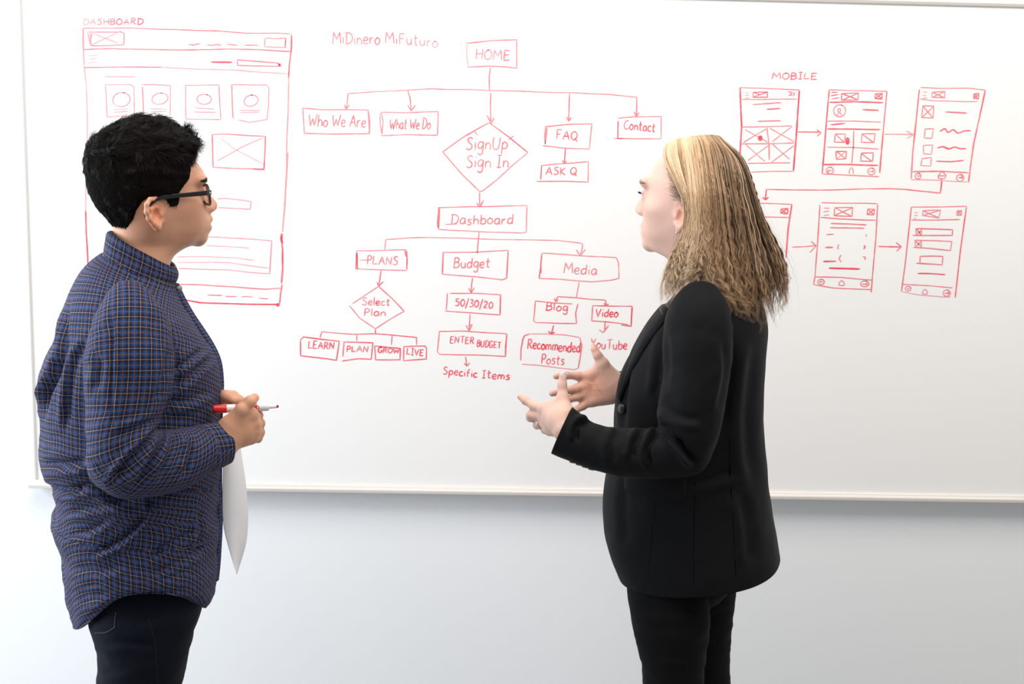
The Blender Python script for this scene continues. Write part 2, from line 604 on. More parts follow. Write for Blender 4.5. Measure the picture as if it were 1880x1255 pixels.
S = 's'
GLYPH = {
    'A': G(.62, [(0, 0), (.32, 1), (.62, -.02)], [(.12, .38), (.52, .4)]),
    'B': G(.5, [(.03, 0), (.05, 1)], [S, (.0, .97), (.3, 1.0), (.44, .8), (.3, .58), (.08, .52)], [S, (.08, .53), (.42, .5), (.5, .22), (.3, .02), (-.04, 0)]),
    'C': G(.52, [S, (.5, .85), (.35, 1), (.08, .8), (0, .4), (.14, .05), (.34, .02), (.52, .16)]),
    'D': G(.6, [(.08, 0), (.1, 1)], [S, (-.02, .98), (.3, 1), (.58, .72), (.56, .3), (.34, .04), (.0, 0)]),
    'E': G(.5, [(.48, .96), (.05, 1), (.03, 0), (.5, .04)], [(.04, .52), (.4, .55)]),
    'F': G(.46, [(.04, 0), (.05, 1), (.48, 1.0)], [(.05, .52), (.38, .54)]),
    'G': G(.56, [S, (.5, .86), (.3, 1), (.05, .75), (.02, .3), (.22, 0), (.48, .12), (.52, .42)], [(.3, .44), (.58, .42)]),
    'H': G(.56, [(.04, 0), (.02, 1)], [(.52, 0), (.54, 1)], [(.03, .5), (.54, .52)]),
    'I': G(.34, [(.17, 0), (.18, 1)], [(0, 1), (.36, .99)], [(0, .0), (.34, .01)]),
    'L': G(.46, [(.06, 1), (.02, .02), (.48, .04)]),
    'M': G(.72, [(0, 0), (.08, 1), (.36, .35), (.62, 1), (.72, 0)]),
    'N': G(.58, [(.02, 0), (.05, 1), (.52, .02), (.56, 1)]),
    'O': G(.58, [S, (.3, 1), (.06, .8), (.02, .3), (.25, 0), (.52, .2), (.56, .7), (.34, 1), (.22, .98)]),
    'P': G(.46, [(.05, 0), (.06, 1)], [S, (0, .97), (.32, 1), (.46, .76), (.3, .5), (.06, .48)]),
    'Q': G(.62, [S, (.3, 1), (.05, .75), (.04, .3), (.26, .02), (.52, .25), (.55, .7), (.32, 1)], [(.34, .3), (.64, -.14)]),
    'R': G(.54, [(.04, 0), (.07, 1)], [S, (0, .95), (.3, 1), (.46, .78), (.3, .54), (.07, .5)], [(.2, .5), (.56, .0)]),
    'S': G(.48, [S, (.46, .88), (.28, 1), (.08, .82), (.2, .58), (.4, .42), (.42, .14), (.2, 0), (0, .1)]),
    'T': G(.56, [(.28, 0), (.3, .98)], [(0, .98), (.58, 1.02)]),
    'U': G(.56, [S, (.03, 1), (.02, .4), (.14, .04), (.38, .04), (.5, .4), (.54, 1.0)]),
    'V': G(.56, [(0, 1), (.25, 0), (.56, 1.02)]),
    'W': G(.82, [(0, 1), (.2, 0), (.42, .7), (.6, .02), (.84, 1.04)]),
    'Y': G(.52, [(0, 1), (.24, .5)], [(.52, 1), (.24, .45), (.2, 0)]),
    'K': G(.54, [(.04, 0), (.05, 1)], [(.5, 1), (.06, .5), (.54, 0)]),
    'a': G(.44, [S, (.4, .52), (.22, .6), (.02, .4), (.06, .08), (.22, .02), (.38, .3), (.4, .56)], [(.4, .56), (.4, .1), (.48, .0)]),
    'b': G(.42, [(.04, 1), (.03, .02)], [S, (.04, .3), (.2, .58), (.4, .45), (.38, .12), (.2, 0), (.04, .08)]),
    'c': G(.36, [S, (.36, .5), (.2, .6), (.02, .4), (.06, .08), (.22, 0), (.38, .1)]),
    'd': G(.44, [S, (.4, .48), (.22, .6), (.03, .4), (.06, .06), (.24, .02), (.4, .28)], [(.42, 1.02), (.4, 0)]),
    'e': G(.38, [S, (.03, .3), (.34, .36), (.32, .56), (.16, .6), (.02, .4), (.06, .08), (.22, 0), (.4, .1)]),
    'f': G(.34, [S, (.36, .92), (.24, 1), (.14, .8), (.12, .3), (.1, -.05)], [(0, .52), (.34, .56)]),
    'g': G(.42, [S, (.38, .5), (.2, .6), (.03, .4), (.06, .12), (.22, .06), (.38, .34)], [S, (.4, .58), (.4, 0), (.34, -.38), (.16, -.44), (.04, -.28)]),
    'h': G(.42, [(.03, 1), (.02, 0)], [S, (.03, .32), (.2, .58), (.36, .48), (.4, .02)]),
    'i': G(.1, [(.04, .56), (.06, 0)], [(.06, .8), (.08, .86)]),
    'l': G(.1, [(.04, 1.02), (.05, 0)]),
    'm': G(.66, [(.02, .58), (.03, 0)], [S, (.03, .34), (.16, .58), (.3, .48), (.32, .02)], [S, (.32, .34), (.48, .58), (.6, .46), (.64, 0)]),
    'n': G(.42, [(.02, .58), (.03, 0)], [S, (.03, .34), (.2, .58), (.36, .46), (.4, 0)]),
    'o': G(.42, [S, (.22, .6), (.04, .45), (.03, .14), (.2, 0), (.38, .16), (.4, .44), (.22, .6), (.14, .58)]),
    'p': G(.42, [(.03, .58), (.02, -.42)], [S, (.03, .36), (.2, .6), (.4, .42), (.34, .1), (.18, .02), (.03, .12)]),
    'r': G(.32, [(.02, .58), (.03, 0)], [S, (.03, .32), (.14, .54), (.32, .56)]),
    's': G(.34, [S, (.34, .5), (.2, .6), (.06, .5), (.14, .34), (.3, .24), (.28, .05), (.12, 0), (0, .06)]),
    't': G(.36, [S, (.16, .96), (.15, .3), (.18, .04), (.34, .06)], [(0, .62), (.36, .66)]),
    'u': G(.42, [S, (.02, .58), (.03, .2), (.14, .0), (.32, .12), (.38, .56)], [(.38, .56), (.4, .0)]),
    '0': G(.46, [S, (.24, 1), (.04, .7), (.04, .25), (.22, 0), (.42, .25), (.42, .75), (.24, 1)]),
    '2': G(.46, [S, (.02, .8), (.2, 1), (.4, .8), (.24, .4), (0, .02)], [(0, .02), (.46, .05)]),
    '3': G(.42, [S, (.02, .92), (.24, 1), (.38, .8), (.16, .54), (.4, .36), (.36, .08), (.16, 0), (0, .1)]),
    '5': G(.44, [(.42, 1), (.08, .98), (.05, .58)], [S, (.05, .58), (.3, .62), (.42, .35), (.3, .04), (0, .04)]),
    '/': G(.3, [(.0, -.3), (.3, 1.25)]),
}
INKS = []


def ink(name, label=None):
    k = Ink(name, label)
    INKS.append(k)
    return k


def arrow(crop, shaft, head, d=0.6, w=1.7, label=None):
    k = ink('arrow', label)
    k.stroke(crop, shaft, d, w)
    k.stroke(crop, head, d, w)
    return k


# --- page sketch behind the left person
k = ink('page_sketch', 'faded red sketch of a web page')
k.lines('A', [(510, 175), (800, 172), (1100, 182), (1350, 190), (1520, 205), (1700, 204), (1790, 208)], d=.55)
k.lines('A', [(512, 178), (512, 260), (517, 400)], d=.45, w=2.2)
k.lines('P', [(154, 119), (158, 155), (160, 210), (160, 250), (158, 330), (157, 387)], d=.3, w=2)
k.lines('P', [(157, 387), (158, 422), (161, 470), (162, 530), (164, 556)], d=.85, w=2.2)
k.lines('A', [(1797, 212), (1795, 300), (1783, 400), (1778, 480)], d=.75, w=2.6)
k.lines('A', [(1780, 480), (1775, 700), (1768, 830), (1765, 1108)], d=.35, w=2)
k.lines('B', [(872, 0), (860, 200), (845, 450), (830, 610)], d=.42, w=2.2)
k.lines('B', [(826, 620), (824, 680), (832, 740), (832, 900), (822, 1005)], d=.85, w=2.6)
k.lines('B', [(824, 632), (822, 668), (830, 700)], d=.95, w=3.6)
k.lines('B', [(828, 1010), (815, 1090), (808, 1160)], d=.8, w=2.2)
k.lines('A', [(515, 305), (700, 300), (1000, 305), (1200, 308), (1400, 300), (1600, 305), (1790, 318)], d=.6, w=1.9)
k.lines('A', [(520, 417), (700, 413), (1000, 415)], d=.55, w=1.8)
k.lines('A', [(1000, 415), (1200, 425), (1450, 432), (1770, 455)], d=.3, w=1.6)
k.lines('A', [(540, 345), (600, 342)], [(540, 365), (598, 360)], [(540, 388), (598, 381)], d=.25, w=1.4)
k.lines('A', [(645, 471), (830, 471)], d=.35, w=1.5)
k.lines('B', [(0, 1012), (200, 1015), (500, 1035), (700, 1050), (830, 1042)], d=.5, w=1.9)
k.lines('B', [(255, 1093), (368, 1095)], [(395, 1103), (480, 1105)], [(515, 1108), (560, 1104), (605, 1112)], [(648, 1117), (718, 1124)], d=.6, w=1.8)
k.lines('B', [(80, 1130), (200, 1152), (400, 1160), (800, 1165)], d=.9, w=2.4)
k.lines('P', [(164, 556), (200, 553), (270, 550), (339, 550)], d=.6, w=2)
k.dot('B', 795, 1168, 16, 10)
k.text('A', 'DASHBOARD', 510, 152, 880, 150, 36, d=.62, w=1.9, fade=(.45, 1.15))
k = ink('picture_box', 'small red box crossed through at the top of the page sketch')
k.lines('A', [(545, 198), (750, 196), (765, 205), (762, 277), (560, 283), (556, 205)], d=.5)
k.lines('A', [(540, 200), (556, 270), (566, 205)], d=.45, w=2.2)
k.lines('A', [(570, 205), (640, 232), (725, 265)], [(560, 278), (640, 240), (745, 190)], d=.4, w=1.4)
k = ink('menu_dash')
k.lines('A', [(1160, 275), (1190, 277), (1233, 268)], [(1275, 275), (1310, 278), (1335, 272), (1362, 278)], [(1397, 272), (1462, 279)], [(1507, 278), (1592, 278)], d=.6, w=1.6)
k = ink('button_box')
k.lines('A', [(1632, 235), (1700, 238), (1760, 236), (1757, 295), (1630, 288), (1634, 238)], d=.4)
k.lines('A', [(1760, 236), (1756, 295)], d=.8, w=2.0)
k = ink('search_box')
k.lines('A', [(1462, 368), (1720, 388), (1722, 408), (1465, 402), (1462, 368)], d=.6)
k.lines('A', [(1710, 392), (1732, 410), (1712, 405), (1732, 395)], d=.9, w=2)
k.lines('A', [(1300, 384), (1430, 384)], d=.8, w=2.8)
for box, edge, ov, ln in (
        ([(648, 522), (800, 521), (825, 535), (828, 700), (825, 712), (660, 720), (655, 600), (648, 522)], None, (748, 613, 53, 43, -.1), ([(700, 676), (795, 670)], [(700, 692), (790, 685)])),
        ([(870, 522), (960, 522), (1050, 525), (1048, 715)], [(878, 530), (882, 620), (886, 715)], (985, 608, 50, 34, -.25), ([(925, 668), (1030, 672)], [(930, 688), (1028, 684)])),
        ([(1143, 525), (1350, 523), (1352, 600), (1362, 735), (1250, 736), (1145, 733), (1143, 525)], None, (1258, 610, 44, 31, .05), ([(1205, 665), (1322, 672)], [(1195, 690), (1330, 692)])),
        ([(1430, 520), (1640, 522), (1658, 540), (1655, 640), (1645, 735), (1540, 752), (1470, 738)], [(1428, 522), (1432, 650), (1436, 730)], (1547, 620, 44, 34, -.35), ([(1475, 680), (1605, 683)], [(1480, 693), (1595, 690)]))):
    k = ink('card_box')
    k.lines('A', box, d=.42, w=1.6)
    if edge:
        k.lines('A', edge, d=.6, w=1.9)
    k.oval('A', *ov[:4], d=.5, turn=ov[4])
    k.lines('A', *ln, d=.4, w=1.3)
k = ink('picture_box', 'red box crossed through right of the short-haired head')
k.lines('A', [(1308, 828), (1400, 826), (1635, 840)], [(1628, 1040), (1500, 1038), (1310, 1030)], d=.5)
k.lines('A', [(1308, 828), (1312, 1030)], [(1635, 840), (1632, 950), (1626, 1045), (1560, 1042)], d=.72, w=2.0)
k.lines('A', [(1340, 990), (1500, 900), (1620, 848)], d=.32, w=1.4)
k.lines('A', [(1355, 850), (1440, 915), (1620, 1010)], d=.2, w=1.2)
k = ink('search_box')
k.lines('B', [(330, 352), (400, 350), (590, 375), (582, 435), (480, 430), (335, 420)], d=.45, w=1.5)
k = ink('paragraph_box')
k.lines('B', [(255, 648), (500, 658), (748, 677)], [(732, 930), (600, 920), (400, 900), (30, 890)], d=.38, w=1.5)
k.lines('B', [(748, 677), (740, 800), (732, 930)], d=.55, w=1.7)
k.lines('B', [(240, 712), (400, 720), (575, 733)], [(20, 800), (250, 800), (460, 808), (615, 828)], [(20, 845), (300, 842), (430, 845), (600, 872), (720, 886)], d=.28, w=1.3)

# --- site map in the middle
k = ink('title')
k.letters('C', 'MiDinero', 190, 134, 422, 140, 58, d=.55, w=1.7, slant=0)
k.letters('C', 'MiFuturo', 450, 134, 708, 152, 54, d=.5, w=1.7, slant=0, fade=(1.15, .45))
k = ink('flowchart_box')
k.lines('C', [(850, 132), (975, 118), (1098, 115), (1098, 255), (1050, 250), (960, 246), (855, 250)], d=.42, w=2)
k.lines('C', [(852, 135), (852, 190), (858, 248)], d=.2, w=1.8)
k.text('C', 'HOME', 895, 210, 1062, 218, 48, d=.52, w=2.1, fade=(.7, 1.1))
k = ink('connector')
k.lines('C', [(968, 252), (962, 300), (963, 365)], d=.5, w=1.9)
k.lines('C', [(265, 380), (470, 367), (680, 358), (900, 362), (1200, 372), (1400, 376), (1560, 385), (1690, 397)], d=.48, w=1.5)
arrow('C', [(265, 380), (262, 420), (255, 458)], [(248, 432), (255, 460), (272, 436)])
arrow('C', [(560, 365), (572, 400), (577, 465)], [(560, 437), (577, 467), (598, 437)])
arrow('C', [(970, 375), (968, 450), (970, 520)], [(950, 488), (972, 530), (985, 500)])
arrow('C', [(1358, 378), (1354, 515)], [(1343, 495), (1354, 518), (1367, 497)], .7)
arrow('C', [(1690, 397), (1688, 490)], [(1677, 470), (1688, 493), (1702, 473)], .7)
k = ink('flowchart_box')
k.lines('C', [(42, 452), (130, 460), (365, 460), (372, 578), (200, 580), (50, 577), (42, 452)], d=.5, w=1.8)
k.lines('C', [(365, 462), (372, 520), (370, 575)], d=.55, w=2)
k.text('C', 'Who We Are', 70, 541, 350, 548, 56, d=.56)
k = ink('flowchart_box')
k.lines('C', [(430, 472), (570, 474), (710, 470), (707, 585), (560, 583), (430, 587)], [(430, 475), (423, 485), (424, 530), (432, 586), (438, 520), (430, 475)], d=.45)
k.text('C', 'What We Do', 470, 556, 670, 556, 50, d=.58)
k = ink('decision_diamond')
k.lines('C', [(960, 523), (1060, 595), (1152, 672)], d=.72, w=1.9)
k.lines('C', [(1152, 672), (1070, 740), (1000, 805), (930, 860), (912, 863)], d=.4, w=1.8)
k.lines('C', [(732, 668), (820, 770), (912, 863)], d=.5, w=1.7)
k.lines('C', [(732, 668), (850, 585), (960, 523)], [(850, 588), (890, 565), (903, 585)], d=.5, w=1.8)
k.lines('C', [(1058, 608), (1083, 588)], d=.5)
k.text('C', 'SignUp', 848, 656, 1050, 655, 62, d=.55, w=1.8)
k.text('C', 'Sign In', 848, 744, 1055, 747, 58, d=.55, w=1.8)
arrow('C', [(915, 865), (915, 930)], [(900, 918), (916, 938), (935, 905)])
k = ink('flowchart_box')
k.lines('C', [(1237, 545), (1350, 532), (1468, 530), (1455, 655), (1330, 650), (1225, 638)], [(1240, 545), (1235, 595), (1238, 630), (1247, 550)], d=.5)
k.text('C', 'FAQ', 1292, 606, 1396, 612, 44, d=.7)
arrow('C', [(1337, 652), (1333, 720)], [(1322, 708), (1332, 726), (1343, 712)], .95)
k = ink('flowchart_box')
k.lines('C', [(1220, 735), (1300, 727), (1450, 716), (1449, 817), (1330, 812), (1195, 813)], d=.6)
k.lines('C', [(1220, 735), (1216, 805)], d=.9, w=1.9)
k.text('C', 'ASK Q', 1240, 782, 1392, 780, 36, d=.75)
k = ink('flowchart_box')
k.lines('C', [(1595, 503), (1680, 495), (1810, 493), (1808, 605), (1700, 604), (1575, 603)], d=.52, w=1.5)
k.lines('C', [(1597, 515), (1595, 604), (1622, 603)], d=.9, w=1.8)
k.text('C', 'Contact', 1627, 558, 1778, 572, 46, d=.75)
k = ink('flowchart_box')
k.lines('E', [(85, 75), (350, 68), (672, 60), (668, 235), (640, 242), (350, 233), (90, 218)], d=.5, w=1.6)
k.lines('E', [(92, 75), (83, 180), (90, 216), (97, 80)], d=.65, w=1.8)
k.text('E', 'Dashboard', 170, 185, 578, 183, 64, d=.62)
k.lines('E', [(135, 185), (215, 182)], d=.5, w=1.4)
k = ink('connector')
k.lines('E', [(357, 238), (350, 300), (345, 375)], d=.65)
k.lines('E', [(-258, 285), (-100, 274), (60, 270), (350, 280), (880, 292), (1000, 306), (1038, 313)], [(-258, 285), (-265, 352)], d=.52, w=1.4)
arrow('E', [(1038, 313), (1034, 350), (1025, 385)], [(998, 352), (1022, 392), (1057, 350)], .55)
k = ink('flowchart_box')
k.lines('D', [(408, 357), (560, 356), (740, 352)], [(740, 487), (560, 484), (410, 478)], d=.42, w=1.6)
k.lines('D', [(412, 365), (407, 475), (418, 478), (415, 372)], [(740, 358), (743, 420), (741, 484)], [(728, 357), (737, 400)], d=.8, w=2)
k.text('D', 'PLANS', 478, 446, 680, 452, 56, d=.5)
k.lines('D', [(430, 421), (492, 418)], d=.45, w=1.3)
k = ink('flowchart_box')
k.lines('E', [(115, 370), (340, 368), (548, 358), (538, 540), (510, 552), (330, 528), (112, 514)], d=.5, w=1.6)
k.lines('E', [(120, 370), (115, 512)], [(548, 362), (543, 450), (538, 540)], d=.75, w=2)
k.text('E', 'Budget', 190, 472, 425, 468, 64, d=.65)
k = ink('flowchart_box')
k.lines('E', [(770, 375), (800, 373), (1000, 390), (1260, 405), (1275, 440), (1278, 540), (1225, 552), (1100, 563), (900, 545), (752, 542)], d=.48, w=1.7)
k.lines('E', [(770, 378), (762, 460), (752, 540)], [(765, 440), (765, 505)], d=.75, w=2)
k.text('E', 'Media', 915, 508, 1130, 516, 66, d=.65)
arrow('D', [(572, 490), (557, 590)], [(545, 565), (556, 592), (587, 562)], .7)
k = ink('decision_diamond')
k.lines('D', [(557, 592), (640, 670), (725, 757)], d=.75, w=1.8)
k.lines('D', [(725, 757), (640, 805), (535, 872)], [(535, 872), (430, 800), (362, 720)], [(383, 708), (470, 650), (557, 592)], d=.6, w=1.6)
k.text('D', 'Select', 446, 716, 628, 718, 48, d=.68)
k.text('D', 'Plan', 460, 785, 600, 788, 46, d=.7)
k = ink('connector')
k.lines('D', [(535, 872), (535, 902)], [(170, 930), (182, 893), (400, 908), (535, 906), (650, 915), (805, 930), (805, 980)], [(412, 908), (413, 952)], [(645, 915), (640, 978)], d=.72, w=1.7)
for box, t, x0, y0, x1, y1, h in (
        ([(42, 945), (60, 925), (180, 942), (297, 955), (278, 1080), (200, 1068), (42, 1050), (42, 945)], 'LEARN', 92, 1002, 260, 1008, 46),
        ([(320, 1055), (328, 960), (518, 965), (507, 1072), (420, 1070), (315, 1085)], 'PLAN', 345, 1022, 485, 1026, 38),
        ([(530, 985), (700, 1000), (697, 1075), (535, 1078), (530, 985)], 'GROW', 552, 1030, 690, 1033, 34),
        ([(722, 990), (860, 985), (872, 1000), (870, 1070), (720, 1082), (722, 990)], 'LIVE', 740, 1040, 850, 1053, 42)):
    k = ink('flowchart_box')
    k.lines('D', box, d=.8, w=1.9)
    k.text('D', t, x0, y0, x1, y1, h, d=.85, w=1.9)
arrow('E', [(315, 535), (308, 580), (304, 630)], [(288, 605), (303, 637), (325, 603)], .75)
k = ink('flowchart_box')
k.lines('E', [(165, 640), (330, 640), (498, 650), (495, 780), (330, 770), (132, 755)], [(147, 640), (140, 752)], d=.65)
k.lines('E', [(498, 652), (495, 778)], d=.85, w=2)
k.text('E', '50/30/20', 200, 722, 445, 740, 46, d=.8, w=1.9)
arrow('E', [(297, 775), (292, 880)], [(270, 848), (292, 885), (312, 842), (285, 850)], .72)
k = ink('flowchart_box')
k.lines('E', [(90, 890), (250, 887), (540, 905)], [(530, 1055), (330, 1045), (100, 1040), (82, 1025), (95, 892)], d=.65)
k.lines('E', [(540, 905), (533, 980), (530, 1055)], d=.8, w=2)
k.text('E', 'ENTER', 165, 966, 322, 972, 44, d=.8)
k.text('E', 'BUDGET', 342, 990, 498, 1002, 42, d=.85)
arrow('E', [(268, 1055), (272, 1085), (275, 1115)], [(258, 1098), (275, 1118), (295, 1098)], .95)
k = ink('lettering')
k.letters('E', 'Specific', 118, 1172, 342, 1192, 48, d=.9, w=1.9)
k.letters('E', 'Items', 375, 1198, 556, 1205, 52, d=.9, w=1.9)
k = ink('connector')
k.lines('E', [(1016, 563), (1008, 610), (997, 668)], [(865, 690), (866, 675), (875, 662), (1000, 668), (1090, 678), (1190, 684)], d=.62, w=1.7)
k.lines('E', [(850, 672), (862, 695), (878, 678)], d=.75)
k = ink('flowchart_box')
k.lines('E', [(728, 688), (850, 703), (970, 709)], [(728, 688), (722, 760), (715, 820), (730, 832), (860, 836), (998, 838), (992, 770), (1008, 708)], d=.7)
k.text('E', 'Blog', 798, 752, 938, 756, 50, d=.82, w=1.9)
arrow('E', [(1190, 684), (1195, 718)], [(1178, 705), (1195, 722), (1210, 708)], .85, 2)
k = ink('flowchart_box')
k.lines('E', [(1102, 720), (1240, 722), (1365, 725)], [(1105, 722), (1098, 820), (1200, 826), (1250, 832), (1340, 845)], d=.72)
k.lines('E', [(1365, 727), (1360, 800), (1358, 855), (1293, 847)], d=.92, w=2.3)
k.text('E', 'Video', 1125, 790, 1270, 796, 52, d=.85, w=1.9)
arrow('E', [(848, 848), (840, 880), (833, 905)], [(812, 888), (833, 905), (856, 893)], .95, 2.1)
arrow('E', [(1187, 820), (1185, 860), (1183, 893)], [(1148, 878), (1172, 898), (1210, 850)], .85, 1.9)
k = ink('flowchart_box')
k.lines('E', [(690, 905), (800, 905), (920, 912), (1020, 930)], [(1010, 1130), (985, 1140), (880, 1128), (760, 1112), (640, 1103)], d=.45, w=1.6)
k.lines('E', [(690, 905), (655, 918), (645, 940), (632, 1010), (630, 1082)], [(1020, 930), (1033, 985), (1022, 1060), (1010, 1130)], d=.72, w=2.1)
k.text('E', 'Recommended', 675, 1002, 1020, 1030, 64, d=.92, w=2.1)
k.text('E', 'Posts', 765, 1102, 915, 1110, 60, d=.8, w=1.9)
k = ink('lettering')
k.letters('E', 'YouTube', 1090, 1004, 1328, 1010, 62, d=.75, w=1.8)

# --- phone screens on the right
k = ink('title')
k.letters('F', 'MOBILE', 330, 131, 637, 131, 44, d=.7, w=1.8)


def cross_box(k, crop, a, b, c, d_, d=.55, w=1.4, both=True):
    k.lines(crop, [a, b, c, d_, a], d=d, w=w)
    k.lines(crop, [a, c], d=d, w=w)
    if both:
        k.lines(crop, [d_, b], d=d, w=w)


def home_mark(k, crop, x, y, s, d=.55):
    k.lines(crop, [(x - s, y + s), (x - s, y), (x, y - s), (x + s, y), (x + s, y + s), (x - s, y + s)], d=d, w=1.5)


k = ink('phone_sketch', 'red phone screen sketch with a grid of four crossed tiles')
k.lines('F', [(108, 190), (300, 198), (518, 206)], [(477, 768), (350, 767), (180, 775)], [(115, 272), (300, 271), (500, 270)], d=.45, w=1.6)
k.lines('F', [(108, 190), (118, 460), (108, 640), (112, 775)], [(517, 210), (497, 500), (477, 765)], d=.85, w=2.6)
k.lines('F', [(145, 225), (165, 225)], [(145, 245), (170, 240)], [(145, 265), (170, 262)], d=.4, w=1.3)
k.lines('F', [(198, 222), (297, 220), (298, 255), (198, 257), (198, 222)], [(200, 225), (245, 240), (297, 222)], [(200, 255), (290, 228)], d=.75, w=1.6)
k.lines('F', [(440, 220), (470, 222), (445, 245), (470, 240)], [(482, 222), (480, 248)], d=.7, w=1.7)
k.lines('F', [(197, 305), (260, 302), (392, 295)], [(230, 422), (388, 420)], d=.6, w=1.7)
k.lines('F', [(293, 340), (385, 333)], d=.8, w=2.2)
k.lines('F', [(118, 462), (300, 460), (463, 453)], [(115, 580), (300, 577), (480, 572)], [(160, 712), (455, 710)], d=.45, w=1.6)
k.lines('F', [(293, 470), (308, 580), (308, 690)], d=.55)
k.lines('F', [(140, 480), (300, 568)], [(130, 570), (290, 475)], [(315, 470), (480, 562)], [(330, 565), (465, 460)], [(148, 585), (278, 698)], [(160, 695), (305, 590)], [(333, 582), (450, 685)], [(325, 705), (480, 590)], d=.5, w=1.5)
k.dot('F', 247, 540, 18, 16)
arrow('F', [(507, 498), (590, 500), (665, 500)], [(638, 480), (668, 502), (640, 525)], .65, 1.8)
k = ink('phone_sketch', 'red phone screen sketch with a round portrait mark near its top')
k.lines('F', [(720, 208), (930, 210), (1125, 215)], [(675, 787), (850, 795), (1068, 803)], [(707, 423), (900, 420), (1080, 430)], [(710, 600), (890, 603), (1065, 615)], d=.5, w=1.6)
k.lines('F', [(723, 208), (705, 420), (675, 783)], [(1122, 215), (1095, 500), (1072, 780)], [(725, 290), (900, 287), (1095, 293)], d=.8, w=2.2)
k.lines('F', [(738, 222), (780, 224)], [(735, 248), (785, 238)], [(735, 270), (790, 262)], d=.65, w=1.6)
cross_box(k, 'F', (808, 233), (925, 228), (922, 275), (808, 278), .7, 1.6)
cross_box(k, 'F', (1042, 232), (1090, 230), (1087, 268), (1040, 265), .75, 1.7)
k.oval('F', 795, 350, 41, 41, .5)
k.oval('F', 792, 346, 11, 10, .5, 1.3)
k.lines('F', [(778, 380), (785, 365), (800, 364), (810, 380)], d=.5, w=1.3)
k.lines('F', [(955, 343), (1065, 346)], [(735, 446), (833, 436)], [(710, 476), (900, 478), (1075, 481)], [(682, 720), (880, 722), (1060, 727)], d=.8, w=2.3)
k.lines('F', [(893, 488), (890, 600), (878, 720)], d=.6)
for a in (((765, 510), (835, 512), (830, 568), (760, 565)), ((950, 510), (1040, 510), (1032, 570), (945, 568)), ((770, 630), (843, 630), (838, 682), (772, 685)), ((945, 642), (1028, 640), (1022, 700), (940, 698))):
    cross_box(k, 'F', *a, d=.65, w=1.6, both=False)
k.lines('F', [(772, 684), (838, 632)], d=.5, w=1.3)
k.dot('F', 850, 558, 16, 20)
k.oval('F', 727, 762, 25, 23, .5)
k.lines('F', [(745, 762), (712, 765), (722, 754)], [(722, 776), (712, 765)], d=.5, w=1.3)
k.lines('F', [(860, 785), (864, 755), (878, 740), (888, 755), (890, 785)], d=.5, w=1.4)
k.oval('F', 1015, 768, 25, 23, .6)
k.lines('F', [(998, 768), (1030, 768), (1020, 758)], [(1020, 778), (1030, 768)], d=.6, w=1.3)
arrow('F', [(1105, 512), (1200, 511), (1300, 515)], [(1255, 490), (1303, 518), (1258, 543)], .45, 1.5)
k = ink('phone_sketch', 'red phone screen sketch with four small squares and wavy lines')
k.lines('F', [(1352, 192), (1500, 197), (1700, 196), (1803, 207)], [(1350, 268), (1450, 283), (1750, 287)], d=.42, w=1.6)
k.lines('F', [(1290, 825), (1450, 828), (1680, 842)], d=.25, w=1.4)
k.lines('F', [(1345, 205), (1322, 430), (1300, 640), (1290, 820)], [(1800, 210), (1760, 400), (1720, 580), (1685, 845)], d=.6, w=2.3)
k.lines('F', [(1372, 222), (1400, 222)], [(1370, 242), (1395, 243)], [(1372, 265), (1400, 262)], d=.35, w=1.3)
cross_box(k, 'F', (1433, 222), (1522, 217), (1520, 262), (1433, 258), .5, 1.5)
cross_box(k, 'F', (1722, 232), (1757, 230), (1754, 268), (1722, 264), .7, 1.7)
cross_box(k, 'F', (1370, 315), (1445, 318), (1440, 400), (1362, 397), .52, 1.6)
k.lines('F', [(1527, 358), (1600, 362), (1672, 367)], d=.75, w=2.1)
for a in ([(1385, 475), (1443, 473), (1432, 540), (1380, 538), (1385, 475)], [(1372, 590), (1437, 588), (1428, 650), (1375, 648), (1372, 590)], [(1365, 680), (1428, 672), (1425, 733), (1355, 728), (1365, 680)]):
    k.lines('F', a, d=.45, w=1.5)
k.stroke('F', [(1487, 493), (1525, 475), (1540, 500), (1580, 482), (1610, 505), (1655, 490), (1700, 488)], .75, 2.1, True)
k.stroke('F', [(1470, 605), (1510, 597), (1550, 612), (1590, 600), (1630, 612), (1668, 610)], .8, 2.4, True)
k.lines('F', [(1462, 697), (1560, 700), (1652, 692)], [(1300, 770), (1500, 768), (1685, 778)], d=.65, w=2.0)
k.oval('F', 1337, 800, 20, 19, .6)
k.lines('F', [(1330, 795), (1342, 805), (1348, 795)], d=.6, w=1.4)
k.lines('F', [(1475, 800), (1500, 770), (1530, 795)], [(1475, 800), (1530, 798), (1520, 818), (1478, 818), (1475, 800)], d=.65, w=1.5)
k.oval('F', 1628, 812, 25, 24, .55)
k.lines('F', [(1615, 812), (1645, 812), (1633, 802)], [(1633, 822), (1645, 812)], d=.6, w=1.5)
k = ink('connector')
k.lines('G', [(1500, -5), (1497, 45), (1490, 92)], d=.85, w=2.4)
k.lines('G', [(1490, 92), (1400, 82), (1250, 66), (1130, 60), (1000, 60), (750, 70), (500, 68), (290, 65)], d=.6, w=1.8)
k.lines('G', [(290, 65), (282, 135)], [(262, 122), (283, 138), (303, 120)], d=.85, w=2.2)
k = ink('phone_sketch', 'red phone screen sketch mostly hidden behind the long curly hair')
k.lines('G', [(60, 160), (260, 162), (468, 168)], [(60, 253), (290, 255), (445, 258)], d=.5, w=1.8)
k.lines('G', [(465, 170), (440, 330), (425, 540)], d=.8, w=2.5)
cross_box(k, 'G', (390, 200), (438, 197), (435, 235), (388, 228), .85, 1.9)
arrow('G', [(468, 463), (550, 460), (632, 452)], [(598, 425), (633, 455), (590, 502)], .7, 1.7)
k = ink('phone_sketch', 'red phone screen sketch with short dashes and brackets')
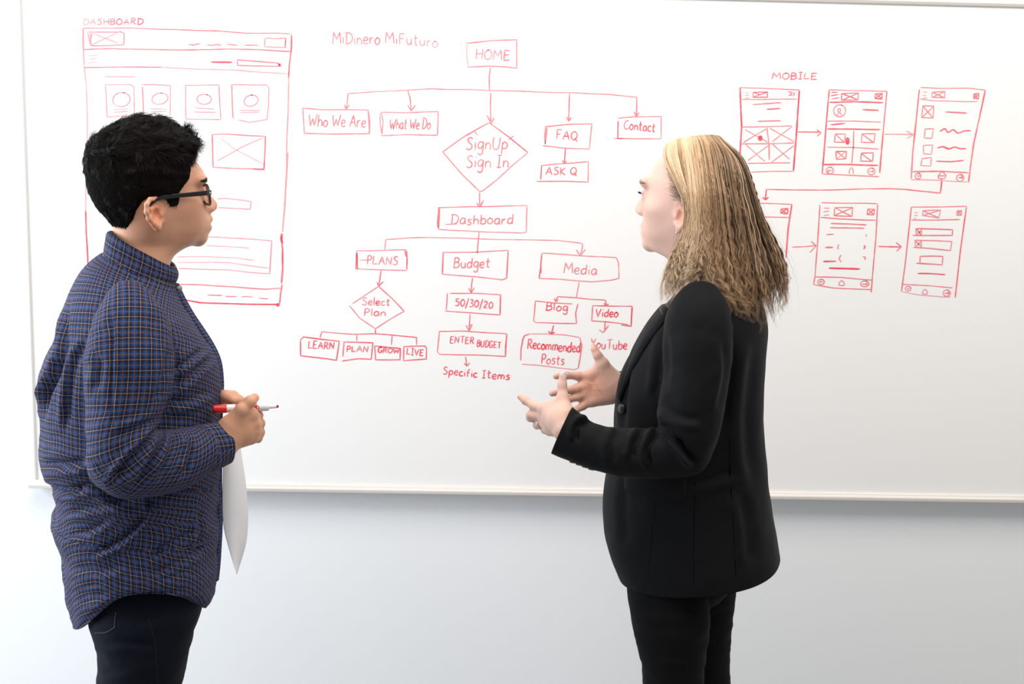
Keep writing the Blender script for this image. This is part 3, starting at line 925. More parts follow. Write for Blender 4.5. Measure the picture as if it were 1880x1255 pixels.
k.lines('G', [(670, 157), (850, 160), (1055, 165)], [(614, 722), (750, 745), (1012, 757)], [(665, 257), (800, 270), (1050, 278)], [(622, 668), (800, 672), (1020, 690)], d=.6, w=1.7)
k.lines('G', [(660, 170), (650, 330), (625, 670), (614, 722)], [(1058, 168), (1045, 400), (1020, 690), (1012, 778)], d=.68, w=1.9)
k.lines('G', [(685, 195), (725, 197)], [(682, 220), (722, 215)], [(685, 245), (722, 240)], d=.5, w=1.4)
cross_box(k, 'G', (762, 190), (885, 190), (880, 252), (758, 245), .62, 1.7)
cross_box(k, 'G', (988, 200), (1037, 203), (1032, 240), (985, 238), .8, 1.8)
k.lines('G', [(735, 300), (860, 303), (980, 310)], [(730, 328), (963, 334)], [(703, 377), (752, 374)], d=.6, w=1.8)
k.lines('G', [(697, 465), (748, 465)], [(683, 563), (770, 562)], d=.9, w=2.3)
k.lines('G', [(722, 610), (830, 612), (935, 617)], d=.92, w=3)
for a, dd in (([(790, 445), (782, 462), (787, 478)], .4), ([(803, 520), (792, 545), (805, 570)], .6), ([(962, 452), (970, 463), (960, 478)], .8), ([(955, 530), (972, 535), (970, 552)], .7), ([(975, 375), (980, 385), (980, 393)], .4)):
    k.stroke('G', a, dd, 1.8, True)
k.oval('G', 667, 702, 23, 18, .65)
k.lines('G', [(655, 702), (680, 702)], [(664, 695), (655, 702), (664, 709)], d=.6, w=1.4)
home_mark(k, 'G', 809, 710, 18)
k.oval('G', 968, 718, 29, 20, .6)
k.lines('G', [(950, 718), (985, 718)], [(978, 710), (987, 718), (976, 726)], d=.65, w=1.6)
arrow('G', [(1062, 460), (1140, 461), (1220, 462)], [(1185, 432), (1222, 460), (1188, 492)], .7, 2.0)
k = ink('phone_sketch', 'red phone screen sketch with two entry fields, the lowest at right')
k.lines('G', [(1290, 187), (1480, 188), (1672, 185)], [(1290, 275), (1450, 277), (1625, 272)], [(1228, 720), (1400, 730), (1575, 745)], d=.6, w=1.7)
k.lines('G', [(1222, 770), (1350, 795), (1500, 808), (1560, 808)], d=.3, w=1.5)
k.lines('G', [(1290, 187), (1270, 380), (1250, 560), (1222, 770)], [(1670, 188), (1630, 480), (1593, 812)], d=.75, w=2.1)
k.lines('G', [(1310, 225), (1335, 222)], [(1310, 245), (1335, 245)], [(1305, 268), (1325, 262)], d=.35, w=1.3)
cross_box(k, 'G', (1370, 212), (1492, 207), (1480, 262), (1368, 245), .52, 1.6)
cross_box(k, 'G', (1607, 212), (1638, 210), (1635, 242), (1605, 240), .65, 1.6)
k.lines('G', [(1322, 335), (1450, 338), (1575, 343), (1573, 382), (1440, 383), (1300, 382)], [(1322, 335), (1325, 378), (1362, 345), (1358, 380), (1330, 340)], d=.65, w=1.7)
k.lines('G', [(1315, 415), (1450, 420), (1570, 425), (1560, 487), (1430, 475), (1305, 465)], [(1315, 415), (1320, 462), (1360, 420), (1358, 462), (1320, 420)], d=.58, w=1.7)
k.lines('G', [(1350, 570), (1352, 525), (1430, 524), (1507, 528), (1503, 587), (1420, 580), (1325, 573)], d=.6, w=1.7)
k.lines('G', [(1335, 645), (1430, 648), (1525, 653)], d=.75, w=2.2)
k.oval('G', 1268, 750, 20, 17, .6)
k.lines('G', [(1258, 745), (1268, 755), (1280, 745)], d=.6, w=1.5)
home_mark(k, 'G', 1384, 770, 17)
k.oval('G', 1535, 780, 25, 22, .6)
k.lines('G', [(1520, 780), (1550, 780)], [(1540, 770), (1552, 781), (1540, 792)], d=.7, w=1.7)

for k in INKS:
    k.build(board)

# ------------------------------------------------------------------ smooth solids on a grid, meshed by surface nets
def smin(a, b, k):
    if k <= 0:
        return np.minimum(a, b)
    h = np.maximum(k - np.abs(a - b), 0) / k
    return np.minimum(a, b) - h * h * k * 0.25


def axis_steps(lo, hi, fine, coarse, spans):
    """Grid coordinates from lo to hi: fine steps within spans, coarse elsewhere."""
    out, x = [lo], lo
    while x < hi:
        f = any(a - coarse <= x <= b for a, b in spans)
        x += fine if f else coarse
        out.append(x)
    return np.array(out, np.float32)


class Vol:
    def __init__(self, xs, ys, zs):
        self.x = [np.asarray(a, np.float32) for a in (xs, ys, zs)]
        self.F = np.full([len(a) for a in self.x], 1.0, np.float32)

    def _sub(self, lo, hi):
        sl = [slice(max(0, np.searchsorted(a, l) - 1), min(len(a), np.searchsorted(a, h) + 1)) for a, l, h in zip(self.x, lo, hi)]
        X = [self.x[i][sl[i]].reshape([-1 if j == i else 1 for j in range(3)]) for i in range(3)]
        return tuple(sl), X

    def add(self, lo, hi, fn, k=0.0, cut=False):
        m = k + 0.012
        sl, X = self._sub(np.array(lo) - m, np.array(hi) + m)
        if min(s.stop - s.start for s in sl) <= 0:
            return
        d = fn(*X)
        if cut:
            self.F[sl] = -smin(-self.F[sl], d, k)
        else:
            self.F[sl] = smin(self.F[sl], d, k)

    def cone(self, a, b, ra, rb=None, k=0.01, cut=False, flat=None):
        """Round cone from a to b; flat=(axis, factor) squashes it along an axis."""
        rb = ra if rb is None else rb
        a, b = np.asarray(a, float), np.asarray(b, float)
        ab = b - a
        L2 = float(ab @ ab) + 1e-12
        r = max(ra, rb)
        ax = None
        if flat is not None:
            ax = unit(flat[0])
            r = r * max(1.0, flat[1])

        def fn(X, Y, Z):
            px, py, pz = X - a[0], Y - a[1], Z - a[2]
            t = np.clip((px * ab[0] + py * ab[1] + pz * ab[2]) / L2, 0, 1)
            qx, qy, qz = px - t * ab[0], py - t * ab[1], pz - t * ab[2]
            n2 = qx * qx + qy * qy + qz * qz
            if ax is not None:
                h = qx * ax[0] + qy * ax[1] + qz * ax[2]
                n2 = n2 + h * h * (1.0 / flat[1] ** 2 - 1.0)
            return np.sqrt(n2) - (ra + (rb - ra) * t)
        self.add(np.minimum(a, b) - r, np.maximum(a, b) + r, fn, k, cut)

    def chain(self, pts, rs, k=0.006, k0=None, flat=None):
        for i in range(len(pts) - 1):
            self.cone(pts[i], pts[i + 1], rs[i], rs[i + 1], k if (i or k0 is None) else k0, flat=flat)

    def ball(self, c, r, k=0.01, cut=False, R=None):
        c = np.asarray(c, float)
        r = np.broadcast_to(np.asarray(r, float), (3,))
        A = np.eye(3) if R is None else np.asarray(R)

        def fn(X, Y, Z):
            px, py, pz = X - c[0], Y - c[1], Z - c[2]
            k0 = k1 = 0
            for i in range(3):
                q = px * A[0, i] + py * A[1, i] + pz * A[2, i]
                k0 = k0 + (q / r[i]) ** 2
                k1 = k1 + (q / r[i] ** 2) ** 2
            k0, k1 = np.sqrt(k0), np.sqrt(k1)
            return k0 * (k0 - 1) / (k1 + 1e-9)
        e = np.sqrt((A ** 2) @ (r ** 2))
        self.add(c - e, c + e, fn, k, cut)

    def mesh(self, relax=1):
        F = self.F
        nx, ny, nz = F.shape
        S = F < 0
        c = S[:-1, :-1, :-1].astype(np.int8)
        tot = np.zeros((nx - 1, ny - 1, nz - 1), np.int8)
        for i in (0, 1):
            for j in (0, 1):
                for k in (0, 1):
                    tot += S[i:nx - 1 + i, j:ny - 1 + j, k:nz - 1 + k]
        act = (tot > 0) & (tot < 8)
        idx = np.argwhere(act)
        vid = np.full(act.shape, -1, np.int32)
        vid[tuple(idx.T)] = np.arange(len(idx))
        off = np.array([[i, j, k] for i in (0, 1) for j in (0, 1) for k in (0, 1)])
        val = np.stack([F[tuple((idx + o).T)] for o in off], 1)
        lo = np.stack([self.x[a][idx[:, a]] for a in range(3)], 1)
        hi = np.stack([self.x[a][idx[:, a] + 1] for a in range(3)], 1)
        acc = np.zeros((len(idx), 3), np.float64)
        cnt = np.zeros(len(idx))
        for a in range(8):
            for ax, bit in ((0, 4), (1, 2), (2, 1)):
                if not a & bit:
                    b = a | bit
                    va, vb = val[:, a], val[:, b]
                    m = (va < 0) != (vb < 0)
                    t = va[m] / (va[m] - vb[m])
                    p = np.tile(off[a].astype(float), (m.sum(), 1))
                    p[:, ax] += t
                    acc[m] += p
                    cnt[m] += 1
        acc /= cnt[:, None]
        V = lo + (hi - lo) * acc
        Q = []
        for ax in range(3):
            o = [1, 1, 1]
            e = [slice(1, n - 1) for n in F.shape]
            e[ax] = slice(0, F.shape[ax] - 1)
            s0 = S[tuple(e)]
            e2 = list(e)
            e2[ax] = slice(1, F.shape[ax])
            s1 = S[tuple(e2)]
            for flip, mk in ((False, s0 & ~s1), (True, ~s0 & s1)):
                q = np.argwhere(mk)
                if not len(q):
                    continue
                base = q.copy()
                for j in range(3):
                    if j != ax:
                        base[:, j] += 1
                u, w = (ax + 1) % 3, (ax + 2) % 3
                du = np.zeros(3, int); du[u] = 1
                dw = np.zeros(3, int); dw[w] = 1
                cs = [base - du - dw, base - dw, base, base - du]
                ids = [vid[tuple(c_.T)] for c_ in cs]
                if flip:
                    ids = ids[::-1]
                Q.append(np.stack(ids, 1))
        Q = np.concatenate(Q)
        Q = Q[(Q >= 0).all(1)]
        for _ in range(relax):
            A = np.zeros_like(V)
            n = np.zeros(len(V))
            for i in range(4):
                np.add.at(A, Q[:, i], V[Q[:, (i + 1) % 4]])
                np.add.at(n, Q[:, i], 1)
            V = 0.5 * V + 0.5 * A / np.maximum(n, 1)[:, None]
        return V, Q


def poly_sd(px, py, poly):
    """Signed distance to a polygon, negative inside."""
    P = np.asarray(poly, float)
    d = np.full(np.broadcast(px, py).shape, 1e9)
    ins = np.zeros(d.shape, bool)
    for a, b in zip(P, np.roll(P, -1, axis=0)):
        e = b - a
        t = np.clip(((px - a[0]) * e[0] + (py - a[1]) * e[1]) / (e @ e + 1e-12), 0, 1)
        d = np.minimum(d, (px - a[0] - t * e[0]) ** 2 + (py - a[1] - t * e[1]) ** 2)
        c = (a[1] > py) != (b[1] > py)
        ins ^= c & (px < (b[0] - a[0]) * (py - a[1]) / (b[1] - a[1] + 1e-12) + a[0])
    d = np.sqrt(d)
    return np.where(ins, -d, d)


class Frame:
    """A local frame: origin o, yaw about z (degrees); x faces forward, y to the person's left."""

    def __init__(self, o, yaw, pitch=0.0):
        self.o = np.asarray(o, float)
        a, p = math.radians(yaw), math.radians(pitch)
        Rz = np.array([[math.cos(a), -math.sin(a), 0], [math.sin(a), math.cos(a), 0], [0, 0, 1]])
        Ry = np.array([[math.cos(p), 0, -math.sin(p)], [0, 1, 0], [math.sin(p), 0, math.cos(p)]])
        self.R = Rz @ Ry

    def w(self, *p):
        p = np.asarray(p[0] if len(p) == 1 else p, float)
        return p @ self.R.T + self.o

    def loc(self, P):
        return (np.asarray(P) - self.o) @ self.R

    def grids(self, X, Y, Z):
        x, y, z = X - self.o[0], Y - self.o[1], Z - self.o[2]
        R = self.R
        return tuple(x * R[0, i] + y * R[1, i] + z * R[2, i] for i in range(3))


def slices_sd(table, p=2.0):
    """Distance-like field of a stack of horizontal half-ellipse slices: rows z, xfront, xback, halfwidth, xcentre."""
    T = np.array(sorted(table), float)
    zz = np.linspace(T[0, 0], T[-1, 0], 400)
    D = interp_h(T[:, 0], T[:, 1:], zz)

    def fn(x, y, z):
        i = np.clip((z - zz[0]) / (zz[1] - zz[0]), 0, 398.999)
        i0 = i.astype(int)
        f = i - i0
        v = [D[i0, c] * (1 - f) + D[i0 + 1, c] * f for c in range(4)]
        xf, xb, w, xc = v
        dx = x - xc
        a = np.where(dx > 0, xf - xc, xc - xb)
        rho = np.sqrt((dx / a) ** 2 + (y / w) ** 2) + 1e-6
        r = np.sqrt(dx * dx + y * y)
        d = np.where(rho > 0.05, r - r / rho, -np.minimum(a, w))
        d = d + np.maximum(z - (zz[-1] - .030), 0) * .9
        return np.maximum(d, np.maximum(z - zz[-1], zz[0] - z))
    return fn


# ------------------------------------------------------------------ lofted garments from outline pairs
def loft(rows, n_v, n_u, sup=2.0, dens_v=None):
    """rows: (px1, py1, px2, py2, Y, depth) - the two outline pixels of a section, its distance and half depth.
    Returns points (n_v, n_u, 3), and uv (n_v, n_u, 2) in metres.  u starts at outline 1 and runs round the near side first."""
    R = np.array(rows, float)
    e1, e2 = [], []
    for r in R:
        c0 = at(.5 * (r[0] + r[2]), .5 * (r[1] + r[3]), r[4])
        h = unit((c0 - CAM) * (1, 1, 0))                 # the section lies square to the line of sight
        for px, py, lst in ((r[0], r[1], e1), (r[2], r[3], e2)):
            d = at(px, py, r[4]) - CAM
            lst.append(CAM + d * (((c0 - CAM) @ h) / (d @ h)))
    e1, e2 = np.array(e1), np.array(e2)
    dep = R[:, 5]
    dep2 = R[:, 6] if R.shape[1] > 6 else dep
    c = 0.5 * (e1 + e2)
    s = np.concatenate([[0], np.cumsum(np.linalg.norm(np.diff(c, axis=0), axis=1) + 0.3 * np.linalg.norm(np.diff(e2 - e1, axis=0), axis=1) + 1e-5)])
    q = np.linspace(0, s[-1], n_v)
    e1, e2, dep, dep2 = interp_h(s, e1, q), interp_h(s, e2, q), interp_h(s, dep, q), interp_h(s, dep2, q)
    c = 0.5 * (e1 + e2)
    u = 0.5 * (e2 - e1)
    T = np.gradient(c, axis=0)
    n = np.cross(u, T)
    n /= np.linalg.norm(n, axis=1)[:, None] + 1e-12
    # near side has negative y
    n *= np.where(n[:, 1] > 0, -1.0, 1.0)[:, None]
    a = np.linspace(0, 2 * np.pi, n_u)
    ca, sa = -np.cos(a), np.sin(a)
    ex = 2.0 / sup
    cc = np.sign(ca) * np.abs(ca) ** ex
    ss = np.sign(sa) * np.abs(sa) ** ex
    dd = np.where(ss[None, :] > 0, dep[:, None], dep2[:, None])
    P = c[:, None, :] + cc[None, :, None] * u[:, None, :] + (ss[None, :] * dd)[:, :, None] * n[:, None, :]
    return P, a


def loft_uv(P, each=False):
    seg = np.linalg.norm(np.diff(P, axis=1), axis=2)
    U = np.concatenate([np.zeros((len(P), 1)), np.cumsum(seg, axis=1)], 1)
    m = P.shape[1] // 4
    U = U - U[:, m:m + 1]                                # zero on the near side
    st = np.linalg.norm(np.diff(P, axis=0), axis=2)
    if not each:
        Vv = np.concatenate([[0], np.cumsum(st[:, m])])
        return np.stack([U, np.repeat(Vv[:, None], P.shape[1], 1)], -1)
    st = np.concatenate([st[:, -16:], st, st[:, :16]], 1)
    st = np.stack([st[:, i:i + P.shape[1]] for i in range(33)]).mean(0)
    Vv = np.concatenate([np.zeros((1, P.shape[1])), np.cumsum(st, axis=0)])
    return np.stack([U, Vv], -1)


def grid_normals(P, closed=True):
    du = np.gradient(P, axis=1)
    if closed:
        du[:, 0] = du[:, -1] = P[:, 1] - P[:, -2]
    dv = np.gradient(P, axis=0)
    N = np.cross(du, dv)
    N /= np.linalg.norm(N, axis=2)[:, :, None] + 1e-12
    c = P.mean(axis=1, keepdims=True)
    sgn = np.sign((N * (P - c)).sum(-1).mean())
    return N * sgn


def creases(P, N, items, near_only=True):
    """Folds: items are (pixel polyline, width px, depth m).  Negative depth makes a ridge."""
    sh = P.shape
    V = P.reshape(-1, 3)
    px = project(V)
    view = CAM - V
    view /= np.linalg.norm(view, axis=1)[:, None]
    near = np.clip((N.reshape(-1, 3) * view).sum(1) * 3 + 0.3, 0, 1) if near_only else np.ones(len(V))
    off = np.zeros(len(V))
    for pts, w, dep in items:
        q = catmull(pts, 14) if len(pts) > 2 else np.array(pts, float)
        best = np.full(len(V), 1e9)
        sgn = np.zeros(len(V))
        tt = np.zeros(len(V))
        m = len(q) - 1
        for i in range(m):
            a, b = q[i], q[i + 1]
            e = b - a
            L2 = e @ e + 1e-9
            t = np.clip(((px - a) @ e) / L2, 0, 1)
            dv = px - a - t[:, None] * e
            d = np.sqrt((dv ** 2).sum(1))
            k = d < best
            best[k] = d[k]
            sgn[k] = np.sign(e[0] * dv[k, 1] - e[1] * dv[k, 0])
            tt[k] = ((i + t) / m)[k]
        tap = np.clip(np.minimum(tt, 1 - tt) * 5 + 0.15, 0, 1)
        x = best / w
        # a groove with a raised lip on one side
        off += tap * dep * (-np.exp(-x * x) + 0.75 * np.exp(-((sgn * x - 1.7) / 1.0) ** 2))
    return P + N * (off * near).reshape(sh[0], sh[1], 1)


def cloth_obj(name, P, mat, parent, uv=None, thick=0.0015, flip=False):
    n, m = P.shape[:2]
    Q = grid_quads(n, m, False)
    V = P.reshape(-1, 3)
    N = np.cross(V[Q[:, 1]] - V[Q[:, 0]], V[Q[:, 3]] - V[Q[:, 0]])
    c = V.mean(0)
    o = mesh_np(name, V, Q, mat, parent, uv=None if uv is None else uv.reshape(-1, 2))
    if thick:
        s = o.modifiers.new('thickness', 'SOLIDIFY')
        s.thickness = thick
        s.offset = 0
    return o

# ------------------------------------------------------------------ heads and hands
def build_head(v, f, h):
    """Adds a head to the volume v in the frame f.  h holds its measures in metres."""
    sl = slices_sd(h['slices'])
    zs = [r[0] for r in h['slices']]

    def head_fn(X, Y, Z):
        return sl(*f.grids(X, Y, Z))
    lo, hi = f.o + (-0.2, -0.2, min(zs)), f.o + (0.2, 0.2, max(zs))
    v.add(lo, hi, head_fn, 0.02)
    c, r = h['cranium']
    v.ball(f.w(c), r, 0.012, R=f.R)
    nx, nz = h['nose']                       # tip
    rx, rz = h['root']
    m = lambda *p: f.w(np.array(p))
    # brow ridge and cheekbones
    bx, bz = h['brow']
    for s in (-1, 1):
        v.cone(m(bx - .011, s * .008, bz), m(bx - .022, s * .046, bz + .001), .0085, .009, .014)
        v.ball(m(h['eye'][0] - .026, s * .041, h['eye'][1] - .023), (.024, .018, .016), .024, R=f.R)
        v.ball(m(h['mouth'][0] - .046, s * .027, h['mouth'][1] + .008), (.025, .019, .026), .024, R=f.R)
        # eye sockets
        v.ball(m(h['eye'][0] + .018, s * .032, h['eye'][1] + .001), (.013, .019, .0115), .012, cut=True, R=f.R)
    # nose
    v.cone(m(rx - .008, 0, rz), m(nx - .009, 0, nz + .004), .0085, .0088, .010)
    v.cone(m(rx - .012, 0, rz - .004), m(nx - .016, 0, nz + .001), .0115, .0125, .010)
    v.ball(m(nx - .0088, 0, nz), (.0095, .0088, .0085), .006, R=f.R)
    for s in (-1, 1):
        v.ball(m(nx - .018, s * .0125, nz - .0035), (.0105, .0062, .0075), .006, R=f.R)
        v.cone(m(nx - .0135, s * .0068, nz - .013), m(nx - .017, s * .0075, nz - .002), .0030, .0022, .003, cut=True)
    # philtrum block, lips, chin
    mx, mz = h['mouth']                      # where the lips meet
    ux, uz = h['ulip']
    lx, lz = h['llip']
    v.ball(m(mx - .022, 0, mz), (.022, .026, .023), .016, R=f.R)
    for s in (-1, 1):
        v.chain([m(ux - .0062, 0, uz + .0005), m(ux - .0085, s * .010, uz + .001), m(mx - .016, s * .0225, mz + .0008)], [.0062, .0058, .0030], .005)
        v.chain([m(lx - .0068, 0, lz), m(lx - .0095, s * .010, lz), m(mx - .0165, s * .021, mz - .0015)], [.0068, .0062, .0032], .005)
    for s in (-1, 1):
        v.chain_cut = None
        pts = [m(mx + .0015, 0, mz), m(mx - .0015, s * .010, mz + .0003), m(mx - .0125, s * .0235, mz - .0006)]
        for a, b in zip(pts[:-1], pts[1:]):
            v.cone(a, b, .0017, .0014, .0025, cut=True)
    cx, cz = h['chin']
    v.ball(m(cx - .0155, 0, cz), (.0160, .021, .0155), .014, R=f.R)
    # eyelids: a ball around the eye, opened by a wedge
    ex, ez = h['eye']
    for s in (-1, 1):
        e = (ex, s * .031, ez)
        v.ball(m(*e), .0136, .005)
        v.ball(m(ex + .0125, s * .0325, ez - .0005), (.0075, .0125, .0042), .002, cut=True, R=f.R)
        v.cone(m(ex + .0108, s * .018, ez + .0060), m(ex + .0065, s * .044, ez + .0045), .0022, .0020, .004)
    # ears
    for s in (-1, 1):
        ox, oy, oz = h['ear']
        tl = math.radians(h.get('ear_tilt', 12))

        def E(a, b, out=0.0):
            # a forward, b up in the ear's own plane; the rear edge stands off the head
            fx = a * math.cos(tl) - b * math.sin(tl) * -1 * 0 + b * -math.sin(tl)
            fz = a * math.sin(tl) + b * math.cos(tl)
            return m(ox + fx, s * (oy + out - 0.40 * fx), oz + fz)
        k = h.get('ear_size', 1.0)
        e = lambda a, b, o=0.0: E(a * k, b * k, o)
        v.chain([e(.006, 0), e(-.004, .008), e(-.006, -.006)], [.010, .011, .010], .008, flat=(f.R @ np.array([0, 1, 0]), .45))
        v.chain([e(.011, .002, .002), e(.0125, .014, .003), e(.006, .0255, .004), e(-.005, .028, .005), e(-.0145, .021, .006), e(-.0185, .008, .006), e(-.0165, -.006, .005), e(-.010, -.017, .004), e(-.003, -.0265, .003)],
                [.0030, .0034, .0036, .0038, .0040, .0040, .0042, .0050, .0068], .004)
        v.cone(e(-.003, -.0235, .002), e(.006, -.018, .000), .0065, .0055, .006)
        v.chain([e(.001, .019, .001), e(-.0085, .010, .003), e(-.0095, -.002, .003), e(-.004, -.0125, .003)], [.0026, .0032, .0034, .0034], .003)
        v.ball(e(.0085, -.005, .0035), .0046, .004)
        v.ball(e(.001, -.002, .008), np.array((.0075, .0075, .0105)) * k, .003, cut=True, R=f.R)
        v.ball(e(-.002, .017, .0085), np.array((.0065, .0050, .0055)) * k, .003, cut=True, R=f.R)


def snap(V, Q, f, P, lift):
    """Move points (local to f) onto the skin V, Q."""
    L = f.loc(V)
    n = np.zeros_like(L)
    fnm = np.cross(L[Q[:, 2]] - L[Q[:, 0]], L[Q[:, 3]] - L[Q[:, 1]])
    for i in range(4):
        np.add.at(n, Q[:, i], fnm)
    n /= np.linalg.norm(n, axis=1)[:, None] + 1e-12
    k = np.where((np.abs(L - P.reshape(-1, 3).mean(0)) < .07).all(1))[0]
    sh = P.shape
    R = P.reshape(-1, 3).copy()
    for i, p in enumerate(R):
        j = k[((L[k] - p) ** 2).sum(1).argsort()[:4]]
        c, m = L[j].mean(0), unit(n[j].mean(0))
        R[i] = p + m * ((c - p) @ m + lift)
    return R.reshape(sh)


def scale_head(h, sx, sy, sz):
    g = dict(h)
    g['slices'] = [(z * sz, a * sx, b * sx, w * sy, c * sx) for z, a, b, w, c in h['slices']]
    (c, r) = h['cranium']
    g['cranium'] = ((c[0] * sx, 0, c[2] * sz), (r[0] * sx, r[1] * sy, r[2] * sz))
    for k in ('brow', 'root', 'nose', 'mouth', 'ulip', 'llip', 'chin', 'eye'):
        g[k] = (h[k][0] * sx, h[k][1] * sz)
    g['ear'] = (h['ear'][0], h['ear'][1] * sy, h['ear'][2] * sz)
    return g


def finger(v, J, r, k0=.009, knuckle=.0004):
    """J: joints from the knuckle to the tip, r: radii."""
    v.chain(J, r, .003, k0)
    for p, q in list(zip(J, r))[1:-1]:
        v.ball(p, q + knuckle, .003)


def palm(v, wrist, wr, mcps, rs, k=.012):
    """The palm: wrist to each knuckle, with the gaps filled."""
    for p, r in zip(mcps, rs):
        v.cone(wrist, p, wr, r, k)
    for (a, ra), (b, rb) in zip(list(zip(mcps, rs))[:-1], list(zip(mcps, rs))[1:]):
        v.cone(a, b, ra * .92, rb * .92, .008)
        v.cone(wrist * .45 + a * .55, wrist * .45 + b * .55, (wr + ra) * .5, (wr + rb) * .5, .01)


def tint_near(V, T, c, r, color, soft=0.4):
    """Colour the skin around point c (lips, ears, nails have their own colour)."""
    d = np.linalg.norm((V - c) / np.asarray(r), axis=1)
    w = np.clip((1.0 - d) / soft, 0, 1)[:, None]
    T[:] = T * (1 - w) + np.array(color) * w


def face_tints(V, T, f, h, lip, flush, ear):
    L = f.loc(V)
    mx, mz = h['mouth']
    for y in np.linspace(-.021, .021, 15):
        q = abs(y) / .021
        tint_near(L, T, np.array([h['ulip'][0] - .004 - .012 * q * q, y, mz + .0032 * (1 - .6 * q)]), (.008, .004, .0036 * (1 - .5 * q)), lip)
        tint_near(L, T, np.array([h['llip'][0] - .004 - .012 * q * q, y, mz - .0045 * (1 - .5 * q)]), (.008, .004, .0046 * (1 - .5 * q)), lip)
    for s in (-1, 1):
        tint_near(L, T, np.array([h['eye'][0] - .002, s * .05, h['eye'][1] - .028]), (.03, .026, .024), flush, 1.0)
        tint_near(L, T, np.array([h['ear'][0] - .004, s * (h['ear'][1] + .004), h['ear'][2]]), (.024, .014, .034), ear, .6)
    tint_near(L, T, np.array([h['nose'][0] - .008, 0, h['nose'][1]]), (.016, .016, .014), flush, 1.0)


def make_eye(parent, f, h, s, iris):
    """An eyeball with iris and pupil."""
    n, m = 24, 32
    th = np.linspace(0, np.pi, n)
    ph = np.arange(m) / m * 2 * np.pi
    r = .0122
    x = np.cos(th)[:, None] * np.ones(m)
    y = np.sin(th)[:, None] * np.cos(ph)
    z = np.sin(th)[:, None] * np.sin(ph)
    P = np.stack([x, y, z], -1)
    bulge = 1 + .06 * np.clip((P[..., :1] - .9) / .1, 0, 1)
    V = (P * bulge * r).reshape(-1, 3)
    ang = np.arccos(np.clip(P[..., 0], -1, 1)).reshape(-1)
    C = np.where(ang[:, None] < .22, (.01, .01, .01), np.where(ang[:, None] < .50, iris, (.78, .74, .72)))
    c = f.w(np.array([h['eye'][0], s * .031, h['eye'][1]]))
    return mesh_np('eye', V @ f.R.T + c, grid_quads(n, m, True), M_EYE, parent, col={'tint': C})


def strands(name, curves, r, mat, parent, colors, sides=3, taper=0.35):
    """Hair locks: curves (n, m, 3), r per curve, colors (n,3) or (n,m,3); one tapering tube each."""
    C = np.asarray(curves, float)
    n, m, _ = C.shape
    T = np.gradient(C, axis=1)
    T /= np.linalg.norm(T, axis=2)[..., None] + 1e-12
    up = np.where(np.abs(T[..., 2:3]) < .9, np.array([0, 0, 1.0]), np.array([1.0, 0, 0]))
    u = np.cross(T, up)
    u /= np.linalg.norm(u, axis=2)[..., None] + 1e-12
    w = np.cross(T, u)
    t = np.linspace(0, 1, m)
    prof = np.minimum(1.0, (1 - t) * 4 + taper * .3) * (1 - (1 - taper) * t ** 2)
    R = np.asarray(r, float).reshape(-1, 1) * prof[None]
    a = np.arange(sides) / sides * 2 * np.pi
    V = C[:, :, None] + R[:, :, None, None] * (np.cos(a)[:, None] * u[:, :, None] + np.sin(a)[:, None] * w[:, :, None])
    q = grid_quads(m, sides, True)
    Q = (q[None] + (np.arange(n) * m * sides)[:, None, None]).reshape(-1, 4)
    col = np.asarray(colors, float)
    if col.ndim == 2:
        col = np.repeat(col[:, None], m, 1)
    col = np.repeat(col[:, :, None], sides, 2).reshape(-1, 3)
    return mesh_np(name, V.reshape(-1, 3), Q, mat, parent, col={'tint': col})


def make_shoe(parent, x, y, yaw, mat, sole):
    f = Frame((x, y, 0), yaw)
    v = Vol(np.arange(x - .2, x + .2, .004), np.arange(y - .2, y + .2, .004), np.arange(-.004, .14, .004))
    v.chain([f.w(-.055, 0, .045), f.w(.03, 0, .042), f.w(.12, .006, .036), f.w(.165, .010, .034)], [.036, .040, .040, .030], .02)
    v.cone(f.w(-.04, 0, .05), f.w(-.035, 0, .105), .038, .036, .02)

    def under(X, Y, Z):
        return (0.013 - Z) + 0 * X + 0 * Y
    v.F = np.maximum(v.F, under(*[v.x[i].reshape([-1 if j == i else 1 for j in range(3)]) for i in range(3)]))
    V, Q = v.mesh()
    s = mesh_np('shoe', V, Q, mat, parent)
    out = np.array([(-.098, 0), (-.085, .028), (-.03, .038), (.06, .040), (.13, .047), (.18, .036), (.198, .010), (.18, -.022), (.12, -.038), (.03, -.036), (-.04, -.034), (-.085, -.026)])
    o = catmull(out, 60, True)[:-1]
    n = len(o)
    V = np.concatenate([[f.w(a, b, .001) for a, b in o], [f.w(a, b, .018) for a, b in o], [f.w(.05, 0, .001), f.w(.05, 0, .018)]])
    i = np.arange(n)
    j = (i + 1) % n
    polys = [np.stack([i, j, n + j, n + i], 1), np.concatenate([np.stack([j, i, np.full(n, 2 * n)], 1), np.stack([n + i, n + j, np.full(n, 2 * n + 1)], 1)])]
    mesh_np('sole', V, polys, sole, s, smooth=False)
    return s


